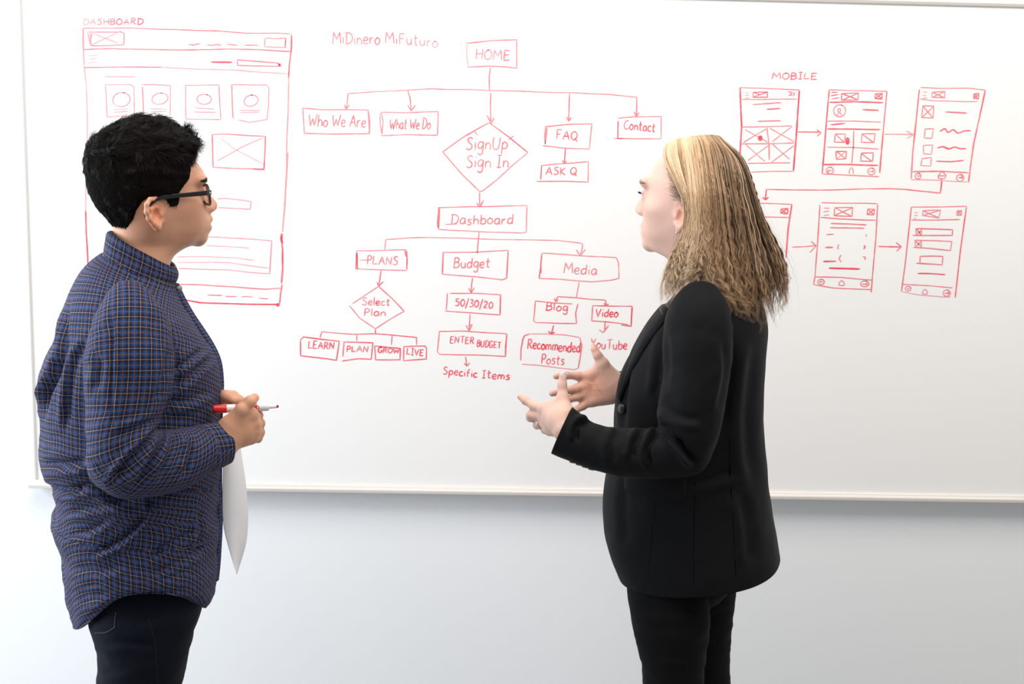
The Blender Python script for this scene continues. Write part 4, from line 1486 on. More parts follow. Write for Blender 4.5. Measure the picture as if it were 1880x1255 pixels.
M_EYE = mat_hair('eye_surface', 0.08)
M_PLAID = mat_plaid()
M_DENIM = mat_cloth('dark_denim', (0.0028, 0.0048, 0.0105), 0.85, 0.02, 1100, .35)
M_SUIT = mat_cloth('black_suiting', (0.0040, 0.0042, 0.0052), 0.7, 0.015, 1300, .6)
M_BLACK = mat_cloth('black_jersey', (0.0035, 0.0036, 0.0042), 0.85, 0.01)
M_LEATHER = principled('black_leather', (0.012, 0.011, 0.010), 0.4)
M_RUBBER = principled('shoe_sole', (0.03, 0.028, 0.026), 0.8)
M_HAIR = mat_hair('hair_strands', 0.42)
M_SCALP = mat_hair('hair_mass', 0.9)
for _m in (M_HAIR, M_SCALP):
    _m.node_tree.nodes['Principled BSDF'].inputs['Specular IOR Level'].default_value = 0.22 if _m is M_HAIR else 0.03
M_SILVER = principled('silver', (0.75, 0.75, 0.76), 0.22, Metallic=1.0)

# ------------------------------------------------------------------ the person in the plaid shirt, left
YA = -0.82
J = at
M_SKIN_A = mat_skin('tan_skin', (0.67, 0.365, 0.232), (0.62, 0.26, 0.16))
fa = Frame(at(264, 390, YA), 30.0)
HA = dict(
    slices=[(.110, .092, -.086, .066, 0), (.095, .101, -.086, .0705, 0), (.075, .1075, -.089, .0735, 0), (.058, .110, -.089, .0745, 0),
            (.045, .104, -.086, .0735, 0), (.030, .104, -.081, .0715, .002), (.012, .108, -.074, .0695, .006), (-.002, .111, -.063, .0675, .010),
            (-.016, .1125, -.057, .0640, .012), (-.030, .111, -.054, .0600, .012), (-.042, .108, -.053, .0555, .010), (-.052, .103, -.053, .0510, .008),
            (-.058, .092, -.053, .0490, .005), (-.065, .074, -.054, .0490, .002), (-.074, .058, -.055, .0500, 0), (-.088, .046, -.057, .0520, -.004),
            (-.110, .040, -.062, .0550, -.010), (-.150, .035, -.075, .0640, -.02)],
    cranium=((.005, 0, .062), (.0965, .0755, .094)),
    brow=(.1155, .059), root=(.107, .046), nose=(.1355, .011), mouth=(.1225, -.0205), ulip=(.127, -.0130), llip=(.1255, -.0275),
    chin=(.1155, -.0475), eye=(.0895, .038), ear=(.000, .0715, .0025), ear_tilt=14, ear_size=.92)
HA = scale_head(HA, .965, .985, .978)

sxA = lambda p: at(p, 600, YA)[0]
xs = axis_steps(sxA(60), sxA(500), .0019, .006, [(sxA(155), sxA(487))])
ys = axis_steps(-1.09, -.56, .0019, .006, [(-.955, -.715)])
zh = fa.o[2]
zhand = [at(0, 835, -.92)[2], at(0, 712, -.92)[2]]
zs = axis_steps(0.03, zh + .19, .0019, .011, [(zh - .12, zh + .19), tuple(zhand)])
v = Vol(xs, ys, zs)
build_head(v, fa, HA)
# neck to pelvis, arms, legs: they fill the clothes
chest, belly, pelvis = J(235, 620, YA), J(245, 850, YA), J(250, 1060, YA)
neck = J(240, 490, YA)
lat = (np.array([1.0, 0, 0]), 1.0)
v.cone(neck, J(230, 560, YA), .050, .050, .03)
for s in (-1, 1):
    v.chain([J(228, 610, YA + s * .05), J(240, 700, YA + s * .05), J(240, 850, YA + s * .045), J(248, 1040, YA + s * .05)], [.060, .082, .082, .085], .04)
    v.chain([J(250, 1060, YA + s * .085), J(250, 1500, YA + s * .088), J(235, 1900, YA + s * .09)], [.062, .040, .030], .03)
    ft = J(235, 1900, YA + s * .09)
    v.chain([(ft[0], ft[1], .075), (ft[0] + .12, ft[1], .045)], [.030, .022], .02)
sh_n, el_n, wr_n = J(236, 625, -.965), J(226, 843, -1.01), J(408, 812, -.925)
sh_f, el_f, wr_f = J(232, 625, -.67), J(235, 835, -.63), J(372, 760, -.775)
for a, b, c in ((sh_n, el_n, wr_n), (sh_f, el_f, wr_f)):
    v.chain([J(232, 610, YA), a], [.045, .038], .03)
    v.chain([a, b, b * .4 + c * .6, c], [.038, .033, .028, .0265], .02)
# near hand: a loose fist round the pen, back of the hand towards us
w0 = J(413, 804, -.922)
w1 = J(424, 794, -.915)
K = [J(460, 763, -.903), J(465, 777, -.899), J(466, 790, -.896), J(463, 801, -.895)]
KR = [.0105, .0108, .0105, .0095]
v.cone(wr_n, w1, .0262, .0225, .012)
palm(v, w1, .0215, K, KR)
v.cone(J(425, 806, -.912), J(457, 803, -.897), .0165, .0105, .012)
P1 = [J(473, 762, -.882), J(476.5, 777, -.876), J(476.5, 793, -.872), J(473, 804, -.876)]
P2 = [J(464, 766, -.858), J(466, 780, -.850), J(466, 793, -.848), J(463, 803, -.855)]
P3 = [J(450, 768, -.861), J(451, 781, -.853), J(451, 793, -.851), J(450, 802, -.858)]
for a, b, c, d, r in zip(K, P1, P2, P3, (.0088, .0090, .0086, .0076)):
    finger(v, [a, b, c, d], [r + .0008, r, r * .93, r * .85], .006, .0007)
# tendons
for q, r in zip(K, (.0035, .0035, .003, .0028)):
    mid = .5 * (w1 + q) + np.array([0, -.0125, .001])
    v.cone(w1 + (0.0, -.0190, 0) + (q - K[1]) * .35, q + np.array([0, -.0095, .001]), .0036, r, .006)
for q in K:
    v.ball(q + np.array([.001, -.003, .0]), .0093, .005)
TA = [J(427, 776, -.925), J(444, 752, -.928), J(459, 737, -.922), J(467.5, 730, -.912)]
v.chain(TA, [.0165, .0112, .0092, .0080], .006, .014)
v.ball(TA[2], .0095, .004)
v.cone(J(440, 762, -.915), J(462, 758, -.903), .012, .009, .01)
# far hand, half hidden, closed on the sheet of paper
wf = J(394, 738, -.80)
v.cone(wr_f, wf, .026, .020, .012)
KF = [J(411, 729, -.820), J(413, 735, -.808), J(413, 742, -.800)]
palm(v, wf, .019, KF, [.0095, .0095, .009], .012)
v.chain([J(411, 728, -.822), J(428, 726, -.828), J(440, 734, -.834), J(444, 748, -.838)], [.0100, .0090, .0082, .0075], .004, .008)
v.chain([J(413, 735, -.812), J(433, 733, -.813), J(445, 742, -.818), J(446, 756, -.822)], [.0098, .0088, .0080, .0073], .004, .008)
v.chain([J(413, 742, -.802), J(432, 742, -.800), J(442, 752, -.806), J(442, 765, -.811)], [.0092, .0085, .0078, .0070], .004, .008)
v.chain([J(400, 736, -.815), J(414, 727, -.838), J(428, 735, -.842)], [.014, .0100, .0085], .006, .01)
V, Q = v.mesh()
T = np.ones((len(V), 3))
face_tints(V, T, fa, HA, (.92, .62, .60), (1.0, .88, .86), (1.08, .80, .74))
for p in K + P1:
    tint_near(V, T, p, .014, (1.0, .86, .82), 1.0)
tint_near(V, T, TA[3], .016, (1.06, .90, .88), .8)
person_a = mesh_np('person', V, Q, M_SKIN_A, None, col={'tint': T})
tag(person_a, 'person with short dark hair, glasses and plaid shirt holding red marker and paper', 'person')
VA_HEAD, QA_HEAD = V, Q
for s in (-1, 1):
    make_eye(person_a, fa, HA, s, (.05, .025, .012))
del v

# --- hair: a close-cropped mass, longer and wavy on top
edgeA = [(366, 262), (357, 284), (352, 300), (346, 326), (329, 352), (330, 364), (328, 378), (312, 379), (303, 366), (290, 359), (272, 360), (260, 370), (251, 386),
         (248, 404), (240, 421), (205, 414), (120, 430), (100, 190), (400, 190)]
polyA = [(((px - 264) / 1104 - (.068 if px < 340 else .050 if px < 354 else .02) * .242) / .97, (393 - py) / 1085) for px, py in edgeA]
slA = slices_sd(HA['slices'])
cA, rA = HA['cranium']


def head_dist(x, y, z):
    a = slA(x, y, z)
    k0 = np.sqrt(((x - cA[0]) / rA[0]) ** 2 + ((y - cA[1]) / rA[1]) ** 2 + ((z - cA[2]) / rA[2]) ** 2)
    k1 = np.sqrt(((x - cA[0]) / rA[0] ** 2) ** 2 + ((y - cA[1]) / rA[1] ** 2) ** 2 + ((z - cA[2]) / rA[2] ** 2) ** 2)
    return smin(a, k0 * (k0 - 1) / (k1 + 1e-9), .012)


gx, gy, gz = np.arange(-.14, .15, .0022), np.arange(-.11, .11, .0022), np.arange(-.06, .19, .0022)
X, Y, Z = np.meshgrid(gx, gy, gz, indexing='ij')
D = head_dist(X, Y, Z)
sd2 = poly_sd(X[:, 0, :], Z[:, 0, :], polyA)[:, None, :]
top = np.clip((Z - .060) / .05, 0, 1)
th = .0028 + .0036 * np.clip((Z + .02) / .06, 0, 1) + .0062 * top - .0025 * np.clip((X - .06) / .03, 0, 1)
th = th + .0085 * np.exp(-((X - .088) / .030) ** 2 - ((Z - .128) / .026) ** 2) + .0065 * np.exp(-((X + .082) / .030) ** 2 - ((Z - .112) / .028) ** 2)
nb = wob(np.stack([X.ravel() * 1.0, Y.ravel() * 1.0, Z.ravel() * 1.0], 1), 22, 2).reshape(X.shape)
nb2 = wob(np.stack([X.ravel() * .5, Y.ravel() * 1.3, Z.ravel() * 1.0], 1), 55, 5).reshape(X.shape)
th = th + top * (.0030 * nb + .0016 * nb2) + .0006 * nb2
th = th * np.clip(-sd2 / .010, .0, 1) ** .6 + .0004
vh = Vol(gx, gy, gz)
vh.F = (-smin(-(D - th), -(sd2 + .0008 * nb2), .002)).astype(np.float32)
Vh, Qh = vh.mesh(1)
C = np.tile([[.0050, .0040, .0036]], (len(Vh), 1)) * (1 + .25 * wob(Vh, 60, 1))[:, None]
hairA = mesh_np('hair', Vh @ fa.R.T + fa.o, Qh, M_SCALP, person_a, col={'tint': C})
# strands on it
rs = np.random.RandomState(3)
n3 = np.zeros_like(Vh)
fn = np.cross(Vh[Qh[:, 2]] - Vh[Qh[:, 0]], Vh[Qh[:, 3]] - Vh[Qh[:, 1]])
for i in range(4):
    np.add.at(n3, Qh[:, i], fn)
n3 /= np.linalg.norm(n3, axis=1)[:, None] + 1e-12
outer = np.where(head_dist(Vh[:, 0], Vh[:, 1], Vh[:, 2]) > .0015)[0]
pick = outer[rs.randint(0, len(outer), 24000)]
p0, nn = Vh[pick], n3[pick]
tp = np.clip((p0[:, 2] - .075) / .04, 0, 1)[:, None]
flow = np.array([-.45, 0, -1.0])[None] * (1 - tp) + np.array([.9, 0, .1])[None] * tp
flow = flow + .55 * np.stack([wob(p0, 30, 11), wob(p0, 30, 12), wob(p0, 30, 13)], 1) * (.35 + tp)
flow -= (flow * nn).sum(1)[:, None] * nn * .9
flow /= np.linalg.norm(flow, axis=1)[:, None] + 1e-9
m = 7
t = np.linspace(0, 1, m)[None, :, None]
Ls = (.011 + .013 * tp[:, 0] * rs.uniform(.5, 1.3, len(p0)))[:, None, None] * rs.uniform(.7, 1.2, (len(p0), 1, 1))
lift = (.10 + .55 * tp[:, 0] * rs.uniform(0, 1, len(p0)) ** 2)[:, None, None]
cur = p0[:, None] - nn[:, None] * .0012 + flow[:, None] * Ls * t + nn[:, None] * Ls * lift * (t - .9 * t * t)
curl = np.cross(flow, nn)[:, None] * (np.sin(t * 6 + rs.uniform(0, 6.3, (len(p0), 1, 1)))) * .0022 * tp[:, None]
cur = cur + curl
shade = rs.uniform(.5, 1.6, (len(p0), 1)) * np.array([[.0085, .0066, .0056]])
strands('hair_strands', cur @ fa.R.T + fa.o, rs.uniform(.00022, .00042, len(p0)), M_HAIR, hairA, shade)
# eyebrows
for s in (-1, 1):
    n = 230
    a = rs.uniform(0, 1, n)
    bx, bz = HA['brow']
    P = np.stack([bx + .0008 - .020 * a ** 1.6 - .0015, s * (.010 + .042 * a), bz - .002 + .004 * np.sin(a * 2.6) + rs.uniform(-.003, .003, n) * (1.1 - .6 * a)], 1)
    d = np.stack([-.003 - .006 * a, s * np.full(n, .0075), .0028 - .004 * a], 1)
    cu = P[:, None] + d[:, None] * np.linspace(0, 1, 5)[None, :, None] + np.array([.0012, 0, 0]) * np.sin(np.linspace(0, 3.1, 5))[None, :, None]
    cu = snap(VA_HEAD, QA_HEAD, fa, cu, .0005) + np.array([.0004, s * .0004, 0])
    strands('eyebrow', cu @ fa.R.T + fa.o, np.full(n, .00032), M_HAIR, person_a, np.tile([[.018, .012, .010]], (n, 1)))

# --- glasses
gl = empty('glasses', fa.w(.112, 0, .03))
gl.parent = person_a
gl.matrix_parent_inverse = person_a.matrix_world.inverted()
M_TEMPLE = principled('black_acetate', (0.008, 0.008, 0.009), 0.25)
M_RIM = principled('tortoise_acetate', (0.10, 0.055, 0.025), 0.15, Transmission_Weight=0.35)
M_LENS = principled('lens_glass', (1, 1, 1), 0.02, Transmission_Weight=1.0, IOR=1.1)
LX, LZ, LY = .1060, .0325, .033
for s in (-1, 1):
    a = np.linspace(0, 2 * np.pi, 49)[:-1]
    ov = np.stack([LX - .006 * np.abs(np.cos(a) * .024 * s + 0.004) / .03 - .0025 * np.sin(a), s * LY + .0245 * np.sign(np.cos(a)) * np.abs(np.cos(a)) ** .8, LZ + .0178 * np.sign(np.sin(a)) * np.abs(np.sin(a)) ** .85], 1)
    Vr, Pr = tube_np(np.concatenate([ov, ov[:2]]), .0022, 8, False, ref=[1, 0, 0])
    mesh_np('rim', Vr @ fa.R.T + fa.o, Pr, M_RIM, gl)
    c = ov.mean(0)
    k = len(ov)
    Vl = np.concatenate([ov - [.0006, 0, 0], ov + [.0006, 0, 0], [c - [.0012, 0, 0]], [c + [.0012, 0, 0]]])
    i = np.arange(k)
    j = (i + 1) % k
    mesh_np('lens', Vl @ fa.R.T + fa.o, [np.concatenate([np.stack([j, i, np.full(k, 2 * k)], 1), np.stack([k + i, k + j, np.full(k, 2 * k + 1)], 1)]), np.stack([i, j, k + j, k + i], 1)], M_LENS, gl)
    tp_ = catmull([(LX - .0035, s * .0605, .0375), (LX - .012, s * .0670, .0372), (.060, s * .0735, .0345), (.024, s * .0775, .0310), (.002, s * .0785, .0265), (-.014, s * .0755, .0100), (-.020, s * .0725, -.004)], 40)
    hh = np.interp(np.linspace(0, 1, 40), [0, .1, .6, .8, 1], [.0046, .0044, .0034, .0026, .0028])
    ring = []
    for p, h_ in zip(tp_, hh):
        ring.append([p + [0, s * b * .0014, c_ * h_] for b, c_ in ((-1, -1), (1, -1), (1, 1), (-1, 1))])
    Vt = np.array(ring).reshape(-1, 3)
    Qt = np.concatenate([grid_quads(40, 4, True), [[3, 2, 1, 0], [156, 157, 158, 159]]])
    o = mesh_np('temple', Vt @ fa.R.T + fa.o, Qt, M_TEMPLE, gl, smooth=False)
    add_bevel(o, .0006)
Vb, Pb = tube_np(catmull([(LX + .001, -.010, .036), (LX + .004, 0, .039), (LX + .001, .010, .036)], 12), .0018, 8, ref=[0, 0, 1])
mesh_np('bridge', Vb @ fa.R.T + fa.o, Pb, M_RIM, gl)
pts = np.array([fa.w(LX - .0075, -.0655, .0385), fa.w(LX - .0075, -.0655, .0345)])
Vs, Ps = tube_np(pts, .0009, 8)
mesh_np('hinge_rivet', Vs, Ps, M_SILVER, gl)

# --- shirt
rows = [(199, 452, 317, 505, YA, .060), (194, 463, 322, 519, YA, .066), (177, 473, 327, 532, YA, .095), (154, 492, 335, 551, YA, .140), (133, 522, 344, 567, YA, .168),
        (112, 581, 360, 594, YA, .182), (102, 617, 374, 615, YA, .186), (89, 648, 390, 640, YA, .186), (77, 678, 401, 667, YA, .185), (71, 703, 405, 697, YA, .183),
        (73, 740, 404, 738, YA, .178), (76, 785, 402, 785, YA, .172), (75, 820, 402, 825, YA, .168), (75, 850, 402, 856, YA, .166), (80, 874, 402, 878, YA, .166), (96, 892, 402, 896, YA, .166), (100, 910, 402, 913, YA, .167),
        (105, 934, 402, 937, YA, .169), (95, 952, 402, 956, YA, .171), (95, 962, 402, 967, YA, .172), (103, 985, 401, 993, YA, .175), (112, 1017, 398, 1027, YA, .182),
        (118, 1061, 394, 1062, YA, .182), (125, 1098, 388, 1083, YA, .178), (134, 1130, 378, 1100, YA, .174)]
P, ang = loft(rows, 400, 280, 2.35)
N = grid_normals(P)
fold = [
    ([(127, 548), (119, 600), (116, 650), (98, 690), (84, 735), (78, 780)], 5, .011),
    ([(118, 655), (104, 690), (84, 725), (77, 745)], 6, .008),
    ([(160, 625), (140, 660), (128, 720), (122, 790)], 7, .007),
    ([(318, 682), (345, 662), (372, 640)], 6, .006),
    ([(320, 715), (350, 690), (385, 655)], 7, .005),
    ([(310, 740), (345, 735), (385, 715)], 8, .004),
    ([(300, 620), (322, 660), (322, 720), (300, 770)], 7, .007),
    ([(82, 850), (115, 852), (160, 848)], 9, .010),
    ([(92, 893), (118, 902), (165, 890), (215, 905)], 7, .009),
    ([(110, 945), (150, 935), (200, 925), (270, 905)], 7, .005),
    ([(172, 1014), (212, 998), (245, 972), (272, 938)], 6, .009),
    ([(272, 1024), (315, 997), (366, 972)], 6, .007),
    ([(275, 1058), (310, 1040), (370, 1010)], 7, .005),
    ([(120, 985), (160, 975), (200, 955)], 6, .006),
    ([(128, 1040), (175, 1050), (230, 1040)], 9, .003),
    ([(366, 935), (368, 985), (362, 1020)], 6, .005),
    ([(272, 905), (273, 935)], 4, .006),
    ([(180, 900), (240, 925), (290, 920)], 8, .006),
]
P = creases(P, N, fold)
vv = np.linspace(0, 1, 400)[:, None]
flat_v = P.reshape(-1, 3)
amp = .0018 + .0022 * np.clip((vv - .35) * 3, 0, 1) * np.ones((1, 280))
nz_ = (wob(flat_v * [1, 1, 1.7], 7, 4) * .8 + wob(flat_v * [1.2, 1.2, 2.2], 16, 9) * .25).reshape(400, 280)
wr_w = np.clip(vv * 14 - .6, 0, 1)
P = P + N * (amp * nz_ * wr_w)[..., None]
hem = np.clip((vv - .80) / .20, 0, 1) ** 1.5
P[..., 2] += hem * .092 * np.abs(np.sin(ang))[None] ** np.where(np.cos(ang) > 0, 3.2, 2.0)[None] * np.where(np.sin(ang) > 0, 1, .9)[None]
P[:, -1] = P[:, 0]
shirt = cloth_obj('shirt', P, M_PLAID, person_a, loft_uv(P, True), .0016)
shirt['label'] = 'untucked blue and brown plaid shirt'

# collar: stand and turned-down leaf
rows = [(203, 424, 322, 489, YA, .0575), (197, 427, 327, 498, YA, .061), (194, 440, 328, 504, YA, .064), (191, 456, 325, 514, YA, .0675), (190, 464, 320, 521, YA, .0705)]
Pc, _ = loft(rows, 24, 160, 2.2)
Nc = grid_normals(Pc)
Pc = Pc + Nc * (wob(Pc.reshape(-1, 3), 14, 6).reshape(24, 160) * .0012)[..., None]
Pc[:, -1] = Pc[:, 0]
uvc = loft_uv(Pc)
cloth_obj('collar', Pc, M_PLAID, shirt, uvc, .0022)
rows = [(204, 424, 321, 489, YA, .0570), (204, 450, 316, 512, YA, .0590)]
Pc, _ = loft(rows, 6, 120, 2.2)
cloth_obj('collar_stand', Pc, M_PLAID, shirt, loft_uv(Pc), .001)

# sleeves
def sleeve(rows, parent, folds, seed, near=True, nv=240, nu=150, sup=2.1, mat=None, amp=.0022):
    P, a = loft(rows, nv, nu, sup)
    N = grid_normals(P)
    P = creases(P, N, folds)
    f = P.reshape(-1, 3)
    z = (wob(f, 11, seed) * .7 + wob(f, 24, seed + 3) * .4).reshape(nv, nu)
    w = np.clip(np.linspace(0, 1, nv) * 8 - .5, 0, 1)[:, None] * np.clip((1 - np.linspace(0, 1, nv)) * 8, 0, 1)[:, None]
    P = P + N * (z * amp * w)[..., None]
    P[:, -1] = P[:, 0]
    return cloth_obj('sleeve', P, mat or M_PLAID, parent, loft_uv(P), .0014)


rowsN = [(206, 548, 262, 550, -.945, .030), (190, 560, 284, 560, -.960, .050), (174, 583, 303, 580, -.972, .062), (162, 615, 314, 610, -.985, .068), (156, 655, 318, 650, -1.000, .069), (155, 700, 315, 698, -1.008, .068),
         (157, 748, 304, 742, -1.016, .066), (158, 800, 293, 772, -1.024, .064), (160, 850, 288, 786, -1.028, .062), (171, 884, 291, 790, -1.026, .060), (198, 903, 302, 792, -1.018, .056),
         (246, 908, 322, 791, -1.000, .053), (296, 901, 345, 789, -.980, .051), (340, 886, 364, 785, -.960, .048), (368, 868, 380, 781, -.945, .044)]
foldN = [
    ([(289, 786), (262, 815), (230, 850), (205, 885)], 6, .010),
    ([(300, 792), (285, 830), (262, 870), (240, 895)], 7, .012),
    ([(318, 792), (312, 830), (290, 880)], 7, .008),
    ([(286, 770), (250, 785), (205, 800)], 7, .005),
    ([(345, 800), (352, 835), (335, 872)], 6, .009),
    ([(215, 570), (214, 640), (213, 720), (214, 790)], 4, -.0045),
    ([(170, 850), (205, 870), (230, 868)], 8, .005),
    ([(165, 640), (180, 660), (176, 720)], 7, .005),
    ([(310, 640), (300, 690), (285, 740)], 7, .005),
]
sleeve(rowsN, shirt, foldN, 2)
rowsF = [(200, 560, 270, 560, -.690, .045), (165, 600, 305, 600, -.655, .065), (160, 700, 300, 700, -.635, .064), (165, 790, 292, 775, -.625, .060), (190, 850, 300, 790, -.640, .055), (260, 850, 325, 775, -.690, .050), (350, 800, 365, 730, -.760, .040)]
sleeve(rowsF, shirt, [], 8)
# cuffs: closed bands, the near one seen from the outside
def cuff(c0, c1, r0, r1, flat, seed, nu=72):
    ax = unit(c1 - c0)
    up = unit(np.array([0, 0, 1.0]) - ax * ax[2])
    sd = np.cross(ax, up)
    n = 16
    t = np.linspace(0, 1, n)
    a = np.linspace(0, 2 * np.pi, nu)
    P = np.zeros((n, nu, 3))
    for i, q in enumerate(t):
        r = r0 + (r1 - r0) * q
        P[i] = c0 + (c1 - c0) * q + np.cos(a)[:, None] * sd * r * flat + np.sin(a)[:, None] * up * r
    N = grid_normals(P)
    P += N * (wob(P.reshape(-1, 3), 14, seed).reshape(n, nu) * .0012)[..., None]
    P[:, -1] = P[:, 0]
    return P


Pcu = cuff(J(372, 825, -.948), J(410, 813, -.918), .0420, .0365, .95, 4)
cloth_obj('cuff', Pcu, M_PLAID, shirt, loft_uv(Pcu), .0022)
Pcu = cuff(J(350, 768, -.760), J(384, 748, -.786), .0360, .0330, .9, 5)
cloth_obj('cuff', Pcu, M_PLAID, shirt, loft_uv(Pcu), .0022)

# front edge: the overlapping button band, turned outward at the bottom
def band(pix, wid, yoff, name, mat, parent, thick=.003):
    q = catmull(pix, 60)
    rows_ = []
    for x, y in q:
        p = at(x, y, YA + yoff)
        rows_.append([p + np.array([-.004, -wid, 0]), p + np.array([.0015, -wid * .5, 0]), p + np.array([.0035, 0, 0]), p + np.array([.0015, wid * .6, 0]), p + np.array([-.006, wid, 0])])
    P = np.array(rows_)
    uv = np.stack([np.repeat(np.linspace(0, 2 * wid, 5)[None], 60, 0), np.repeat(np.linspace(0, .7, 60)[:, None], 5, 1)], -1)
    return cloth_obj(name, P, mat, parent, uv, thick)


band([(323, 521), (335, 547), (352, 577), (372, 607), (389, 634), (401, 661), (406, 694), (405, 740), (403, 790), (403, 850), (403, 909), (404, 960), (402, 1003), (400, 1035), (397, 1064)], .016, .006, 'placket', M_PLAID, shirt)
for px, py in ((329.5, 529),):
    c = at(px, py, YA - .020)
    Vb, Pb = tube_np([c, c + np.array([.0012, -.0016, .0006])], .0045, 16)
    mesh_np('button', Vb, Pb, principled('shirt_button', (.25, .22, .2), .3), shirt)

# --- jeans
def leg_rows(near):
    y = YA - .078 if near else YA + .078
    k = 0 if near else 1
    return [(163 + 6 * k, 1090, 366 - 8 * k, 1085, y, .070), (160 + 6 * k, 1125, 367 - 8 * k, 1110, y, .088), (166 + 6 * k, 1160, 358 - 8 * k, 1146, y, .092), (176 + 6 * k, 1190, 350 - 8 * k, 1182, y, .092),
            (178 + 6 * k, 1220, 341 - 8 * k, 1217, y, .087), (176 + 6 * k, 1258, 331 - 8 * k, 1258, y, .083), (176, 1400, 312, 1400, y, .072), (182, 1520, 298, 1520, y, .064), (172, 1650, 288, 1650, y, .064), (190, 1800, 276, 1800, y, .052), (198, 1915, 276, 1915, y, .046)]


def leg(rows, folds, seed, amp=.0014):
    P, a = loft(rows, 160, 90, 2.15)
    N = grid_normals(P)
    P = creases(P, N, folds)
    f = P.reshape(-1, 3)
    P = P + N * ((wob(f * [1, 1, 2.2], 9, seed) + .5 * wob(f * [1, 1, 2], 22, seed)).reshape(160, 90) * amp)[..., None]
    P[:, -1] = P[:, 0]
    return P


PN = leg(leg_rows(True), [([(185, 1185), (230, 1178), (290, 1190)], 7, .003), ([(190, 1235), (240, 1228)], 7, .002)], 3)
PF = leg(leg_rows(False), [], 7)
rows = [(136, 1030, 384, 1030, YA, .150), (146, 1065, 378, 1062, YA, .158), (152, 1090, 374, 1083, YA, .162), (158, 1120, 368, 1108, YA, .164), (172, 1150, 352, 1140, YA, .150), (195, 1172, 320, 1165, YA, .110)]
PH, _ = loft(rows, 50, 120, 2.4)
VJ, QJ = merge_np([(p.reshape(-1, 3), grid_quads(p.shape[0], p.shape[1], False)) for p in (PN, PF, PH)])
jeans = mesh_np('jeans', VJ, QJ, M_DENIM, person_a)
jeans['label'] = 'dark blue denim jeans'
# back pocket with pale stitching and the side seam
M_STITCH = principled('pale_stitching', (.16, .16, .18), .8)


def on_leg(px, py, P=PN, lift=.0008):
    f = P.reshape(-1, 3)
    q = project(f)
    N = grid_normals(P).reshape(-1, 3)
    view = CAM - f
    ok = (N * view).sum(1) > 0
    d = ((q - (px, py)) ** 2).sum(1) + (~ok) * 1e9
    i = np.argpartition(d, 24)[:24]
    w = np.exp(-d[i] / 14.0) + 1e-9
    w /= w.sum()
    return (f[i] * w[:, None]).sum(0) + unit((N[i] * w[:, None]).sum(0)) * lift


def stitched(name, pix, P, mat, parent, r=.0006, lift=.0008, dash=True, n=60):
    q = catmull(pix, n) if len(pix) > 2 else np.linspace(pix[0], pix[1], n)
    pts = np.array([on_leg(x, y, P, lift) for x, y in q])
    for _ in range(6):
        pts[1:-1] = .25 * pts[:-2] + .5 * pts[1:-1] + .25 * pts[2:]
    parts = []
    if dash:
        for a, b in zip(pts[0::2], pts[1::2]):
            parts.append(tube_np([a, b], r, 5))
    else:
        parts.append(tube_np(pts, r, 6))
    V, p = merge_np(parts)
    return mesh_np(name, V, p, mat, parent)


stitched('pocket_stitching', [(214, 1118), (212, 1135), (211, 1151)], PN, M_STITCH, jeans, n=24)
stitched('pocket_stitching', [(211, 1151), (195, 1160), (176, 1161)], PN, M_STITCH, jeans, n=24)
stitched('side_seam', [(272, 1100), (274, 1130), (284, 1180), (289, 1250)], PN, principled('dark_seam_thread', (.002, .003, .007), 1.0), jeans, .0010, -.0002, False)  # seam thread a little darker than the denim
for s in (-1, 1):
    make_shoe(person_a, at(232, 1900, YA + s * .09)[0], YA + s * .09, 4 * s, M_LEATHER, M_RUBBER)

# --- marker pen in the near hand
pa, pb = J(390.5, 750.8, -.908), J(512, 745.6, -.878)
ax = unit(pb - pa)
LN = np.linalg.norm(pb - pa)
marker = empty('marker', pa)
tag(marker, 'red and white whiteboard marker held in the fist of the person in plaid', 'marker')


def lathe(name, prof, mat, parent, n=28):
    P = np.array([pa + ax * (LN * t) for t, r in prof])
    V, p = tube_np(P, [r for t, r in prof], n, True, ref=[0, 0, 1])
    # tube_np takes its ring planes from the path, so a repeated t gives a step
    return add_bevel(mesh_np(name, V, p, mat, parent), .0003, 1)


M_RED = principled('red_plastic', (.62, .012, .014), .28)
M_WHITE = principled('white_plastic', (.80, .78, .79), .3)
lathe('cap', [(0, .0052), (.004, .0066), (.03, .0072), (.205, .0076), (.207, .0069)], M_RED, marker)
lathe('barrel', [(.200, .0068), (.205, .0072), (.5, .0073), (.80, .0073), (.835, .0070), (.850, .0056), (.855, .0036)], M_WHITE, marker)
lathe('label_band', [(.335, .00735), (.34, .00748), (.66, .00748), (.665, .00735)], M_RED, marker)
lathe('neck', [(.845, .0036), (.86, .0035), (.955, .0031), (.962, .0024)], M_WHITE, marker)
lathe('tip', [(.955, .0024), (.962, .0026), (.99, .0023), (1.0, .0009)], principled('red_felt', (.6, .01, .02), .9), marker)
# printed emblem by the thumb
c0 = pa + ax * (LN * .655)
ex = np.cross(ax, [0, 0, 1])
ex = unit(ex) * (1 if unit(ex)[1] < 0 else -1)
eu = np.cross(ex, ax)
eu = eu * np.sign(eu[2])
pts = []
for a_, b_ in ((-.004, .002), (.002, .0045), (.004, .001), (.0015, -.003), (-.003, -.0025), (-.004, .002)):
    ph = b_ / .0075
    pts.append(c0 + ax * a_ + (ex * math.cos(ph) + eu * math.sin(ph)) * .00735)
Ve, Pe = tube_np(catmull(pts, 30), .0007, 6)
mesh_np('emblem', Ve, Pe, M_RED, marker)

